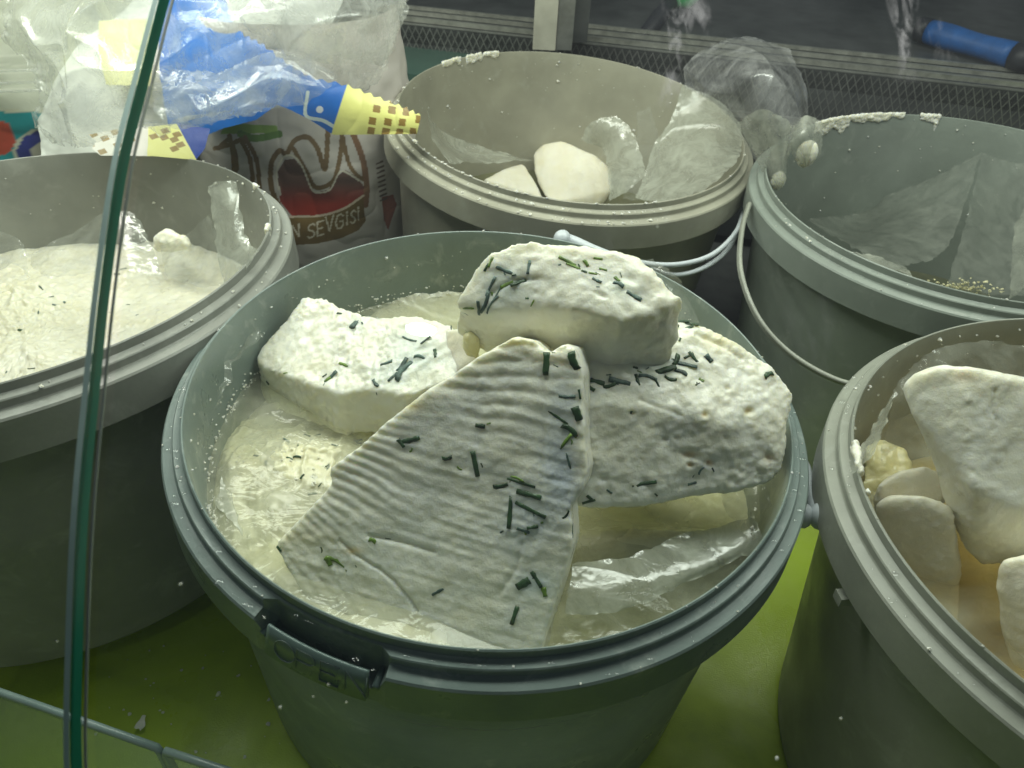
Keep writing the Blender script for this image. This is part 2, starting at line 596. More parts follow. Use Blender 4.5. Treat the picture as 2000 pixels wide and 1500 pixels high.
# dark green step on the left behind the bags
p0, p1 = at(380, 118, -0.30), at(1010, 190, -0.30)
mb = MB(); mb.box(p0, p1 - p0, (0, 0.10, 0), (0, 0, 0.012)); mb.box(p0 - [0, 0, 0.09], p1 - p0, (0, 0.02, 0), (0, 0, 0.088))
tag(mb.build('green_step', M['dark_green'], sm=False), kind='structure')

# post
pb = at(1075, 96, ZL + 0.005)
post = empty('door_post', pb)
tag(post, 'upright cream and grey post standing on the ridged track', 'post')
mb = MB(); mb.box(pb + [-0.019, -0.004, 0], (0.024, 0, 0), (0, 0.02, 0), (0, 0, 0.30)); mb.build('front_face', M['post'], post, sm=False)
mb = MB(); mb.box(pb + [0.0055, -0.001, 0], (0.017, 0, 0), (0, 0.03, 0), (0, 0, 0.30)); mb.build('side_strip', M['steel'], post, sm=False)
mb = MB(); mb.box(pb + [0.024, 0.03, 0], (0.016, 0, 0), (0, 0.02, 0), (0, 0, 0.30)); mb.build('rear_strip', M['steel_dark'], post, sm=False)

# ------------------------------------------------------------------ curved front glass
SEAM = [(0.60, 0.16), (0.50, 0.10), (0.40, 0.041), (0.315, -0.010), (0.265, -0.040)] + [(.23, -.060), (.205, -.075), (.184, -.088), (.161, -.108), (.143, -.126), (.123, -.147), (.104, -.171), (.086, -.197), (.076, -.222), (.068, -.26), (.064, -.31), (.062, -.37), (.062, -.44)]
SEAM = catmull([(0, y, z) for y, z in SEAM], 90)[:, 1:]
T = np.gradient(SEAM, axis=0); T /= np.linalg.norm(T, axis=1)[:, None]
NRM = np.c_[-T[:, 1], T[:, 0]]
if NRM[40, 1] < 0: NRM = -NRM       # pointing up and out? keep as the outer side
if NRM[40, 0] > 0: NRM = -NRM
TH = 0.0050
inner, outer = SEAM - NRM * TH * 0.5, SEAM + NRM * TH * 0.5


def pane(x0, x1, label, mats, end_x, light, frac=1.0):
    xs = [x0, x1]
    n = len(SEAM)
    V = [(x, p[0], p[1] + CAMH) for x in xs for p in inner] + [(x, p[0], p[1] + CAMH) for x in xs for p in outer]
    Fc, mi = [], []
    for i in range(n - 1):
        Fc.append((i, i + 1, n + i + 1, n + i)); mi.append(0)
        Fc.append((2 * n + i, 3 * n + i, 3 * n + i + 1, 2 * n + i + 1)); mi.append(0)
    o = mesh_obj('glass_pane', V, Fc, mats[0])
    tag(o, label, 'glass pane', 'curved panes of the case front')
    # cut edge, a real strip of its own
    me = MB()
    for i in range(n - 1):
        b0, b1 = outer[i], outer[i + 1]
        a0, a1 = b0 + (inner[i] - b0) * frac, b1 + (inner[i + 1] - b1) * frac
        q = lambda p, dx=0: (end_x + dx, p[0], p[1] + CAMH)
        base = len(me.v)
        me.v += [q(a0), q(a1), q(b1), q(b0)]
        me.f.append((base, base + 1, base + 2, base + 3))
    me.build('cut_edge', mats[1], o, sm=True)
    me = MB()
    s = -1 if end_x == x1 else 1
    for i in range(n - 1):
        for side, off in ((outer, 0.0003),):
            a0 = side[i] + NRM[i] * off; a1 = side[i + 1] + NRM[i + 1] * off
            base = len(me.v)
            me.v += [(end_x, a0[0], a0[1] + CAMH), (end_x, a1[0], a1[1] + CAMH), (end_x + s * light, a1[0], a1[1] + CAMH), (end_x + s * light, a0[0], a0[1] + CAMH)]
            me.f.append((base, base + 1, base + 2, base + 3))
    me.build('ground_bevel', mats[2], o, sm=True)
    return o


pane(-0.75, -0.1, 'curved glass pane showing its dark green cut edge', (M['glass'], M['glass_edge'], M['glass_light']), -0.1, 0.0014)
pane(-0.0966, 0.85, 'wide curved glass pane in front of the herbed cheese bucket', (M['glass'], M['glass_silver'], M['glass_silver']), -0.0966, 0.0006, 0.26)

# low upright plates at the front of the board
ZP = -0.35
for k, (pa, pc, lab) in enumerate([((-260, 1262), (308, 1459), 'low clear plate with dark rim crossing under the green glass edge'), ((320, 1464), (760, 1612), 'low clear plate with rounded corner beside the sage bucket foot')]):
    a, c = at(*pa, ZP), at(*pc, ZP)
    d = c - a
    dn = np.array([d[1], -d[0], 0]); dn /= np.linalg.norm(dn)
    r = empty('clear_plate', (a + c) / 2 * [1, 1, 0])
    tag(r, lab, 'plate', 'clear plates along the board edge')
    mb = MB(); mb.box(np.array([a[0], a[1], 0.004]) - dn * 0.0012, d * [1, 1, 0], dn * 0.0024, (0, 0, a[2] - 0.0075)); mb.build('pane', M['glass_plate'], r, sm=False)
    mb = MB(); mb.tube([a * [1, 1, 0] + [0, 0, 0.006]] + [a - [0, 0, .004]] + list(catmull([a + d * 0.005 - [0, 0, .001], a + d * 0.5, c - d * 0.005 - [0, 0, .001]], 6)) + [c - [0, 0, .004]] + [c * [1, 1, 0] + [0, 0, .006]], 0.0019, 8)
    mb.build('rim', M['pl_tab'], r)


# ------------------------------------------------------------------ buckets
def frame_of(c, nx, ny):
    n = Vector((nx, ny, 1)).normalized()
    u = Vector((1, 0, 0)); u = (u - n * u.dot(n)).normalized()
    v = n.cross(u)
    return Matrix((u, v, n)).transposed()


class Bucket:
    pass


def bucket(c, nx, ny, R, mat, label, tab=None, s=1.0):
    b = Bucket()
    c = np.array(c, float); c[2] += CAMH
    rot = frame_of(c, nx, ny)
    n = np.array(rot.col[2])
    rb = R * 0.925
    D = (c[2] - rb * math.hypot(n[0], n[1]) - 0.001) / n[2]
    root = empty('bucket', c - n * D, rot)
    tag(root, label, 'bucket', 'plastic cheese buckets standing on the lime board')
    b.c, b.rot, b.n, b.R, b.D, b.root, b.rb = c, rot, n, R, D, root, rb
    b.M = root.matrix_world.copy()
    SEG = 224
    w = np.linspace(0, 2 * np.pi, SEG, endpoint=False)
    mm = 0.001 * s

    def lathe(name, prof, mt, alt=None, rng=None):
        prof = np.array(prof)
        V = []
        for k, a in enumerate(w):
            P = prof
            if alt is not None and rng[0] < a < rng[1]: P = np.array(alt)
            V.append(np.c_[P[:, 0] * np.cos(a), P[:, 0] * np.sin(a), P[:, 1] + D])
        V = np.array(V).transpose(1, 0, 2).reshape(-1, 3)
        # slight irregularity of a knocked-about bucket
        V[:, :2] *= (1 + 0.0012 * vnoise(V * 14 + 5)[:, None])
        F = grid_faces(len(prof), SEG, True)[:, ::-1]
        o = mesh_obj(name, V, F, mt, root, True, world=False)
        o.data.set_sharp_from_angle(angle=math.radians(28))
        return o

    body = [(0.0004, -D + 2 * mm), (rb - 2 * mm, -D + 2 * mm), (R - 2.2 * mm, -14 * mm), (R - 1.5 * mm, -1.2 * mm), (R - 1.2 * mm, -0.1 * mm), (R - 0.6 * mm, 0.2 * mm), (R, -0.3 * mm), (R + 0.3 * mm, -3 * mm), (R + 0.1 * mm, -13 * mm), (rb + 0.8 * mm, -D + 3 * mm), (rb - 1.5 * mm, -D), (0.0004, -D)]
    lathe('body', body, mat)
    rim = [(R + 0.35 * mm, -4.3 * mm), (R + 1.3 * mm, -4.8 * mm), (R + 4.0 * mm, -5.3 * mm), (R + 4.5 * mm, -5.9 * mm), (R + 4.7 * mm, -9.2 * mm), (R + 5.2 * mm, -9.8 * mm), (R + 9.6 * mm, -11 * mm), (R + 10.4 * mm, -12 * mm), (R + 11.1 * mm, -31 * mm), (R + 10.1 * mm, -31.6 * mm), (R + 9.3 * mm, -14 * mm), (R + 0.2 * mm, -14 * mm)]
    alt = [(R + 0.35 * mm, -4.3 * mm), (R + 1.0 * mm, -4.8 * mm), (R + 1.3 * mm, -5.3 * mm), (R + 1.4 * mm, -6.5 * mm), (R + 1.4 * mm, -12 * mm), (R + 1.4 * mm, -18 * mm), (R + 1.5 * mm, -24 * mm), (R + 8.4 * mm, -24.8 * mm), (R + 9.2 * mm, -32 * mm), (R + 8.2 * mm, -32.6 * mm), (R + 7.5 * mm, -26 * mm), (R + 0.2 * mm, -25.5 * mm)]
    lathe('rim', rim, mat, alt if tab else None, tab)
    b.pt = lambda r, a, h: np.array(b.M @ Vector((r * math.cos(a), r * math.sin(a), h + D)))
    b.lathe = lathe
    return b


def angle_of(b, px, py, h=0.0):
    """angle round a bucket at which the pixel's ray meets the level h under its lip"""
    d = ray(px, py); o = np.array([0, 0, CAMH])
    t = ((b.c + b.n * h - o) @ b.n) / (d @ b.n)
    L = b.M.inverted() @ Vector(o + d * t)
    return math.atan2(L.y, L.x) % (2 * math.pi), math.hypot(L.x, L.y)


# temporary frame for tab angles of the main bucket
main = Bucket()
main.c = np.array([-.0094, .312, -.2551 + CAMH]); main.rot = frame_of(main.c, .0254, -.0289); main.n = np.array(main.rot.col[2])
main.M = Matrix.Translation(Vector(main.c)) @ main.rot.to_4x4()
ta0 = angle_of(main, 741, 1325, -0.012)[0]; ta1 = angle_of(main, 520, 1190, -0.012)[0]
ta0, ta1 = min(ta0, ta1), max(ta0, ta1)
print('TAB', ta0, ta1)

main = bucket((-.0094, .312, -.2551), .0254, -.0289, .1500, M['pl_sage'], 'sage green bucket heaped with herbed cheese, with an OPEN tab', (ta0, ta1))
left = bucket((-.329, .422, -.258), -.056, .068, .1718, M['pl_grey'], 'grey bucket filled to half its wall with smooth white cheese, folded film in it', None, 1.1)
backc = bucket((.0396, .679, -.2535), .0577, -.0471, .1500, M['pl_warm'], 'warm grey bucket with two smooth cheese lumps deep inside')
backr = bucket((.3370, .560, -.2500), -.0305, -.011, .1520, M['pl_green'], 'nearly empty green grey bucket with cheese crust on its rim and creased film')
right = bucket((.3075, .2409, -.2463), -.0388, .0221, .1504, M['pl_right'], 'light grey bucket with smooth cheese slabs standing in amber whey')

# tear tab with OPEN on the main bucket
def onmain(a, r, h):
    return (r * math.cos(a), r * math.sin(a), h + main.D)


NT = 28
A0, A1 = ta0 + 0.035, ta1 - 0.03
mb = MB(); V = []
for k in range(NT + 1):
    a = A0 + (A1 - A0) * k / NT
    V += [onmain(a, main.R + 0.0084, -0.0118), onmain(a, main.R + 0.0092, -0.0121), onmain(a, main.R + 0.0135, -0.0255), onmain(a, main.R + 0.0105, -0.0262), onmain(a, main.R + 0.0078, -0.0122)]
F = []
for k in range(NT):
    for i in range(5):
        F.append((k * 5 + i, k * 5 + (i + 1) % 5, (k + 1) * 5 + (i + 1) % 5, (k + 1) * 5 + i))
F += [(4, 3, 2, 1, 0), tuple(NT * 5 + i for i in range(5))]
mb.add(V, F)
tabo = mb.build('tear_tab', M['pl_tab'], main.root, world=False)
STROKES = {
    'O': [[(math.cos(t) * .5 + .5, math.sin(t) * .5 + .5) for t in np.linspace(0, 2 * math.pi, 17)]],
    'P': [[(0, 0), (0, 1), (.6, 1), (.8, .85), (.8, .6), (.6, .45), (0, .45)]],
    'E': [[(.8, 0), (0, 0), (0, 1), (.8, 1)], [(0, .5), (.65, .5)]],
    'N': [[(0, 0), (0, 1), (.85, 0), (.85, 1)]],
    'S': [[(.8, .85), (.55, 1), (.2, .95), (.05, .75), (.2, .58), (.6, .42), (.78, .22), (.6, .03), (.25, 0), (0, .15)]],
    'V': [[(0, 1), (.42, 0), (.85, 1)]],
    'G': [[(.85, .82), (.6, 1), (.25, .93), (.02, .5), (.22, .06), (.6, 0), (.85, .2), (.85, .48), (.5, .48)]],
    'i': [[(.2, 0), (.2, .72)], [(.2, .9), (.2, 1.0)]],
}
am = (A0 + A1) / 2
for k, ch in enumerate('OPEN'):
    mbl = MB()
    for st in STROKES[ch]:
        pts = []
        for (x, y) in st:
            a = A0 + (A1 - A0) * (0.10 + k * 0.235) + x * 0.0095 / main.R
            h = -0.0235 + y * 0.0092
            pts.append(onmain(a, main.R + 0.0093 + (-h - 0.0121) * 0.32, h))
        mbl.tube(pts, 0.0003, 6)
    mbl.build('raised_letter', M['pl_sage'], tabo, world=False)
for a in (ta0 + 0.015, ta1 - 0.012):
    mbl = MB(); mbl.tube([onmain(a, main.R + 0.002, -0.02), onmain(a, main.R + 0.0102, -0.02)], 0.0016, 8); mbl.build('tab_bridge', M['pl_tab'], main.root, world=False)

# handles
kn = aty(1588, 1012, 0.262)
mb = MB()
ka, _ = angle_of(main, 1560, 985, -0.02)
for (rr, sz, up) in ((0.0125, 0.0058, -0.0265), (0.0195, 0.0062, -0.0235)):
    p = main.pt(main.R + rr, ka, up); mb.ball(p, sz, 14, 10, (0.8, 1, 1.15))
mb.build('handle_pivot', M['white_pl'], main.root)
mb = MB()
pts = [main.pt(main.R + 0.0195, ka, -0.024)]
for k in range(1, 26):
    a = ka + (math.pi - 0.1) * k / 25
    lift = -0.024 - 0.055 * math.sin(math.pi * k / 25)
    pts.append(main.pt(main.R + 0.0165 + 0.004 * math.sin(math.pi * k / 25), a, lift + 0.006 * min(1, k / 3)))
mb.tube(pts, [0.0045] + [0.0032] * 25, 10)
mb.build('bail_handle', M['white_pl'], main.root)

c1 = [aty(1098, 466, .497), aty(1120, 472, .497), aty(1170, 492, .49), aty(1240, 512, .49), aty(1320, 517, .50), aty(1390, 498, .52), aty(1436, 455, .56), aty(1452, 415, .60)]
mb = MB(); P = catmull(c1, 40)
mb.tube(P, [0.0042 * (1 - 0.55 * smooth(4, 22, i)) + 0.0022 * math.exp(-(i / 2.0) ** 2) for i in range(40)], 12)
mb.ball(P[0], 0.0062, 14, 10)
mb.build('bail_handle', M['white_pl'], backc.root)
c1 = [aty(1255, 520, .495), aty(1320, 537, .50), aty(1380, 520, .515), aty(1425, 482, .55), aty(1448, 430, .60)]
mb = MB(); mb.tube(catmull(c1, 24), 0.0018, 8); mb.build('bail_rib', M['white_pl'], backc.root)
c1 = [aty(1462, 400, .56), aty(1448, 450, .53), aty(1445, 530, .49), aty(1478, 620, .455), aty(1540, 690, .43), aty(1630, 742, .405), aty(1720, 760, .39)]
mb = MB(); P = catmull(c1, 40)
for off in (0, 0.0022): mb.tube([p + np.array([0, -off, off]) for p in P], 0.0016, 8)
mb.build('bail_handle', M['pl_right'], backr.root)
# lug on the right bucket
ra, _ = angle_of(right, 1655, 1185, -0.045)
mb = MB()
p = right.pt(right.R + 0.001, ra, -0.040)
u = right.pt(right.R + 0.012, ra, -0.040) - p
tn = np.cross(np.array(right.n), u); tn = tn / np.linalg.norm(tn)
mb.box(p - tn * 0.003, u, tn * 0.006, (0, 0, 0.005)); mb.build('bail_lug', M['pl_right'], right.root, sm=False)
# dark bail end of the grey bucket seen between grey and sage rims
mb = MB()
P = catmull([aty(452, 628, .41), aty(425, 650, .40), aty(395, 665, .39), aty(372, 700, .375), aty(360, 760, .37)], 14)
mb.tube(P, 0.0055, 10); mb.build('bail_handle', M['black_rubber'], left.root)


# ------------------------------------------------------------------ cheese blocks
def remeshed(V, F, voxel, smooth_it=6, bevel=0):
    """voxel remesh and smooth a rough solid; returns verts, faces arrays"""
    me = bpy.data.meshes.new('tmp'); me.from_pydata([tuple(v) for v in V], [], [tuple(f) for f in F]); me.update()
    bm = bmesh.new(); bm.from_mesh(me); bmesh.ops.recalc_face_normals(bm, faces=bm.faces)
    bm.to_mesh(me); bm.free()
    o = bpy.data.objects.new('tmp', me); COL.objects.link(o)
    md = o.modifiers.new('r', 'REMESH'); md.mode = 'VOXEL'; md.voxel_size = voxel
    sm_ = o.modifiers.new('s', 'SMOOTH'); sm_.factor = 0.5; sm_.iterations = smooth_it
    dg = bpy.context.evaluated_depsgraph_get()
    ev = o.evaluated_get(dg); m2 = ev.to_mesh()
    n = len(m2.vertices)
    Vn = np.empty(n * 3); m2.vertices.foreach_get('co', Vn); Vn = Vn.reshape(-1, 3)
    Nn = np.empty(n * 3); m2.vertices.foreach_get('normal', Nn); Nn = Nn.reshape(-1, 3)
    Fn = [tuple(p.vertices) for p in m2.polygons]
    ev.to_mesh_clear(); bpy.data.objects.remove(o); bpy.data.meshes.remove(me)
    return Vn, Nn, Fn


def poly_slab(poly, plane3, thick, dirn=None):
    """face outline by pixels on the plane through three (px,py,zc), pushed back by thick"""
    A, B, C = [at(*p) for p in plane3]
    n = np.cross(B - A, C - A); n /= np.linalg.norm(n)
    cam0 = np.array([0, 0, CAMH])
    if n @ (cam0 - A) < 0: n = -n
    top = []
    for px, py in poly:
        d = ray(px, py); t = ((A - cam0) @ n) / (d @ n); top.append(cam0 + d * t)
    bot = [p - (n if dirn is None else np.array(dirn)) * thick for p in top]
    m = len(top)
    F = [tuple(range(m)), tuple(range(m, 2 * m))[::-1]] + [(i, (i + 1) % m, m + (i + 1) % m, m + i) for i in range(m)]
    return top + bot, F, n


def hull(pts, extra=()):
    bm = bmesh.new()
    for p in pts: bm.verts.new(tuple(p))
    for p in extra: bm.verts.new(tuple(p))
    r = bmesh.ops.convex_hull(bm, input=bm.verts)
    junk = list({g for g in r['geom_interior'] + r['geom_unused'] if isinstance(g, bmesh.types.BMVert)})
    bmesh.ops.delete(bm, geom=junk, context='VERTS')
    bm.verts.index_update()
    V = [tuple(v.co) for v in bm.verts]; F = [tuple(v.index for v in f.verts) for f in bm.faces]
    bm.free()
    return V, F


def seg_dist(P, poly):
    d = np.full(len(P), 1e9)
    for a, b in zip(poly[:-1], poly[1:]):
        a, b = np.array(a, float), np.array(b, float)
        t = np.clip(((P - a) @ (b - a)) / ((b - a) @ (b - a)), 0, 1)
        d = np.minimum(d, np.linalg.norm(P - (a + t[:, None] * (b - a)), axis=1))
    return d


def facing(V, N):
    d = V - np.array([0, 0, CAMH])
    return -(N * d).sum(1) / np.linalg.norm(d, axis=1)


BLOCKS = {}


def cheese_block(name, solid, label, mat, voxel=0.0012, seed=0.0, big=0.0016, mid=0.0007, fine=0.00028, extra=None, tints=(), pits=(), cracks=(), group=None, cat='cheese', smooth_it=22):
    V, N, F = remeshed(solid[0], solid[1], voxel, smooth_it)
    P = proj(V)
    d = big * fbm(V, 0.030, 3, seed=seed) + mid * fbm(V, 0.009, 3, seed=seed + 1) - fine * 0.8 * ridged(V, 0.009, 3, seed + 2) + fine * 1.5 * np.clip(fbm(V, 0.0028, 2, seed=seed + 9) - .15, 0, 1) + fine * fbm(V, 0.003, 2, seed=seed + 3)
    # crumbly patches: sharper lumps here and there
    patch = smooth(0.05, 0.35, fbm(V, 0.03, 2, seed=seed + 4))
    d += patch * mid * 1.2 * np.abs(fbm(V, 0.0038, 3, seed=seed + 5)) * 1.5
    fc = facing(V, N)
    if extra is not None: d = d + extra(P, V, N, fc)
    for (x, y, r, dep) in pits:
        g = np.exp(-(((P[:, 0] - x) / r) ** 2 + ((P[:, 1] - y) / (r * 0.7)) ** 2)) * (fc > 0)
        d = d - g * dep
    for poly, wdt, dep in cracks:
        g = np.exp(-(seg_dist(P, poly) / wdt) ** 2) * (fc > 0)
        d = d - g * dep
    V = V + N * d[:, None]
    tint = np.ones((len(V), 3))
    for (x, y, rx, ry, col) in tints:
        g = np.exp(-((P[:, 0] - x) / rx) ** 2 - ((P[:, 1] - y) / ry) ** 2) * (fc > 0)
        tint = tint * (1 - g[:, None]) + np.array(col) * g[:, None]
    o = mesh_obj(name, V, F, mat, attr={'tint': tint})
    tag(o, label, cat, group)
    o['_n'] = 0
    del o['_n']
    BLOCKS[label] = (o, BVHTree.FromPolygons([tuple(v) for v in V], F))
    return o


def chives(o, bvh, items, seed=1):
    rq = random.Random(seed * 7)
    # fine torn flecks around the larger pieces
    items = list(items) + [(x + rq.gauss(0, 24), y + rq.gauss(0, 16), rq.uniform(4, 11), rq.uniform(-90, 90), rq.uniform(2.5, 5), rq.choice('ddbl')) for (x, y, *_r) in rq.sample(list(items), max(1, int(len(items) * .6)))]
    """items: (px, py, length_px, angle_deg, width_px, kind) laid into the surface met by that pixel's ray"""
    rnd = random.Random(seed)
    for (px, py, L, ang, wd, kind) in items:
        d = Vector(ray(px, py)).normalized()
        hit, nrm, idx, dist = bvh.ray_cast(Vector((0, 0, CAMH)), d)
        if hit is None: continue
        if nrm.dot(d) > 0: nrm = -nrm
        mpp = dist * 1.0 / FPX
        a = math.radians(ang)
        t = Vector(tuple(Rt)) * math.cos(a) - Vector(tuple(Up)) * math.sin(a)
        t = (t - d * t.dot(d)); t = (t - nrm * t.dot(nrm))
        if t.length < 0.1: continue
        t.normalize()
        half = L * mpp / 2 * 1.1
        r = wd * mpp / 2
        pts = []
        bend = rnd.choice((0, 0, 1)) * rnd.uniform(-0.18, 0.18) * half * 2
        side = nrm.cross(t)
        for k in range(6):
            s = -1 + 2 * k / 5
            q = hit + t * half * s + side * bend * (1 - s * s)
            # sink onto local surface
            h2 = bvh.find_nearest(q)
            if h2[0] is not None: q = q.lerp(h2[0], 0.4)
            pts.append(q + nrm * r * 0.08)
        mb = MB()
        seg = 7
        wk = rnd.uniform(.75, 1.1)
        rr = [r * wk * rnd.uniform(0.75, 1.15) * e_ for e_ in (1.0, 1, .95, 1.0, 1, .95)]
        # flattened tube
        base = []
        for i, p in enumerate(pts):
            for k in range(seg):
                w = 2 * math.pi * k / seg
                base.append(p + side * math.cos(w) * rr[i] + nrm * math.sin(w) * rr[i] * 0.42)
        F = []
        for i in range(len(pts) - 1):
            for k in range(seg):
                F.append((i * seg + k, i * seg + (k + 1) % seg, (i + 1) * seg + (k + 1) % seg, (i + 1) * seg + k))
        F += [tuple(range(seg))[::-1], tuple((len(pts) - 1) * seg + k for k in range(seg))]
        mb.add(base, F)
        mb.build('chive', M[{'d': 'chive_dark', 'b': 'chive_blue', 'l': 'chive_light'}[kind]], o)


# --- D: ridged slab leaning in front
polyD = [(985, 668), (1005, 659), (1042, 664), (1056, 676), (1070, 694), (1086, 678), (1100, 672), (1124, 680), (1138, 730), (1136, 800), (1140, 860), (1147, 920), (1138, 955), (1113, 992), (1116, 1060), (1102, 1120), (1082, 1180), (1062, 1240), (1052, 1300), (930, 1312), (790, 1290), (680, 1240), (590, 1160), (540, 1075), (541, 1060), (580, 1020), (622, 975), (646, 945), (641, 916), (690, 880), (738, 836), (800, 790), (870, 742), (940, 692)]
sol = poly_slab(polyD, [(1000, 660, -.198), (1010, 1255, -.303), (560, 1062, -.292)], 0.026)


def extraD(P, V, N, fc):
    cx, cy = 313, 739
    th = np.arctan2(P[:, 1] - cy, P[:, 0] - cx)
    edge = seg_dist(P, [(940, 692), (800, 790), (641, 916), (646, 945), (541, 1060), (560, 1130)])
    w = smooth(0.1, 0.6, fc) * np.exp(-(edge / 175) ** 2) * np.clip(0.75 + 0.9 * vnoise(V * 32), 0, 1.4)
    ph = th / 0.043 * 2 * np.pi + 2.4 * vnoise(V * 48)
    r = np.hypot(P[:, 0] - cx, P[:, 1] - cy)
    return w * 0.00036 * (np.abs(np.sin(ph / 2)) * 2 - 1.2) + smooth(0.1, 0.6, fc) * 0.00022 * vnoise(np.c_[P[:, 0] / 90, (P[:, 1] + P[:, 0] * -.3) / 9, P[:, 0] * 0])


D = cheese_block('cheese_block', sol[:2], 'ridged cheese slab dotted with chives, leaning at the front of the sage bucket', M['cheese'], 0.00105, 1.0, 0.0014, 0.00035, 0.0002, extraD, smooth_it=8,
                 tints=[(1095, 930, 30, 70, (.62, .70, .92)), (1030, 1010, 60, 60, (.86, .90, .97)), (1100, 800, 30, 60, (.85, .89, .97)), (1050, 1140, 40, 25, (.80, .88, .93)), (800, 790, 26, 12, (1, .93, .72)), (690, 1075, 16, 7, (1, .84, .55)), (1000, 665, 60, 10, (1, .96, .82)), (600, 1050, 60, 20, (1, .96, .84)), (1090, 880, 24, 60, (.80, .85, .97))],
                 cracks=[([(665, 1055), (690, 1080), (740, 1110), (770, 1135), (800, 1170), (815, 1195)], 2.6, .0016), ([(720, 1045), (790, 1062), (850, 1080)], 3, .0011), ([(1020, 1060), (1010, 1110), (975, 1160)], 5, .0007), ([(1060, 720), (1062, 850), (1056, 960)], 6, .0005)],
                 group='herbed cheese pieces heaped in the sage bucket')
bv = BLOCKS[D['label']][1]
chives(D, bv, [
    (1067, 710, 42, 92, 17, 'd'), (1122, 704, 34, 70, 15, 'd'), (1108, 774, 30, 2, 9, 'b'), (1127, 808, 26, 70, 16, 'd'), (1088, 814, 46, 34, 7, 'd'), (1112, 842, 34, 38, 13, 'd'),
    (1105, 862, 34, -50, 7, 'l'), (938, 832, 18, 8, 9, 'd'), (802, 860, 36, -18, 14, 'd'), (783, 866, 18, 50, 10, 'd'), (873, 893, 18, -12, 11, 'd'), (928, 906, 46, 80, 12, 'd'),
    (978, 948, 28, -16, 10, 'd'), (1018, 943, 54, 6, 9, 'd'), (1033, 966, 46, 14, 14, 'd'), (996, 1000, 58, 95, 12, 'd'), (1036, 996, 60, 24, 9, 'd'), (1010, 936, 28, 20, 6, 'l'),
    (1022, 1036, 24, 20, 9, 'b'), (1105, 1005, 18, -55, 6, 'd'), (1118, 1036, 26, 70, 5, 'b'), (727, 1057, 13, 20, 9, 'l'), (656, 1102, 44, 26, 10, 'l'), (642, 1096, 16, 70, 12, 'l'),
    (855, 1156, 24, -35, 8, 'b'), (1022, 1140, 26, -32, 16, 'd'), (1048, 1132, 32, 60, 12, 'd'), (1063, 1156, 16, 80, 12, 'l'), (1005, 1202, 34, -70, 12, 'd'), (1040, 1030, 20, -10, 7, 'd'),
    (545, 1072, 12, 40, 7, 'd'), (1132, 770, 18, 80, 6, 'd'), (1110, 900, 30, 78, 6, 'b')], 3)

# --- A: left block
polyA = [(498, 702), (506, 680), (530, 652), (560, 620), (596, 580), (622, 582), (640, 590), (700, 612), (760, 618), (830, 622), (876, 634), (900, 650), (905, 700), (880, 745), (790, 770), (745, 762), (700, 762), (660, 768), (640, 762), (600, 748), (548, 728), (512, 716)]
sol = poly_slab(polyA, [(600, 585, -.262), (505, 705, -.283), (850, 745, -.258)], 0.028, (-0.05, 0.10, 1.0))


def extraA(P, V, N, fc):
    # rows of small curds pressed along one way on the left of the top face
    w = smooth(0.2, 0.7, N[:, 2]) * smooth(-0.1, 0.3, fbm(V, 0.03, 2, seed=31))
    g = vnoise(np.c_[(P[:, 0] * .6 + P[:, 1] * .8) / 8, (P[:, 0] * .8 - P[:, 1] * .6) / 30, P[:, 0] * 0])
    return w * g * 0.0007 + (1 - w) * 0.0002 * g


A = cheese_block('cheese_block', sol[:2], 'flat cheese block with a glossy top lying across the far side of the sage bucket', M['cheese'], 0.0011, 2.0, 0.0018, 0.0008, 0.0003, extraA, smooth_it=7,
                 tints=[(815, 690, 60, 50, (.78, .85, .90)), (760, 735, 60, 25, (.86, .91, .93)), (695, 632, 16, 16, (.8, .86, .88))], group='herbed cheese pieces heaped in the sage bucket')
bv = BLOCKS[A['label']][1]
chives(A, bv, [(693, 634, 20, 90, 16, 'b'), (712, 605, 20, 20, 7, 'd'), (728, 607, 24, -38, 8, 'l'), (672, 712, 20, 40, 7, 'l'), (648, 735, 26, -35, 12, 'b'), (640, 741, 14, -20, 8, 'l'),
               (790, 725, 44, -58, 14, 'b'), (768, 735, 26, -45, 8, 'b'), (755, 709, 24, 10, 10, 'b'), (785, 712, 30, -60, 10, 'b'), (820, 700, 24, 20, 8, 'b'), (877, 634, 16, 80, 9, 'd'), (850, 690, 18, 75, 7, 'd'), (800, 662, 30, 30, 6, 'b'), (735, 748, 18, 60, 8, 'b'), (523, 748, 8, 30, 6, 'd'), (663, 612, 10, 30, 6, 'd'), (830, 665, 26, -25, 6, 'b')], 5)

# --- C: right block, rounded shoulder
C_top = [(1150, 690, -.215), (1262, 636, -.212), (1340, 624, -.213), (1400, 644, -.216), (1460, 676, -.222), (1512, 712, -.228), (1548, 765, -.238)]
C_sh = [(1120, 790, -.229), (1300, 800, -.2315), (1430, 820, -.238), (1535, 810, -.244)]
C_low = [(1105, 985, -.270), (1150, 998, -.271), (1230, 992, -.271), (1330, 978, -.271), (1400, 966, -.270), (1500, 940, -.268), (1528, 905, -.261), (1532, 850, -.250)]
pts = [at(*p) for p in C_top + C_sh + C_low]
ext = [at(*p) + np.array([0, 0.004, -0.045]) for p in C_top[1:]] + [at(1120, 900, -.29) + np.array([0, .04, -.01])]
sol = hull(pts, ext)


def extraC(P, V, N, fc):
    w = smooth(0.2, 0.7, N[:, 2]) * smooth(1150, 1350, P[:, 0])
    return w * 0.0010 * np.abs(fbm(V, 0.005, 3, seed=77)) + 0.0008 * fbm(V, 0.014, 3, seed=41)


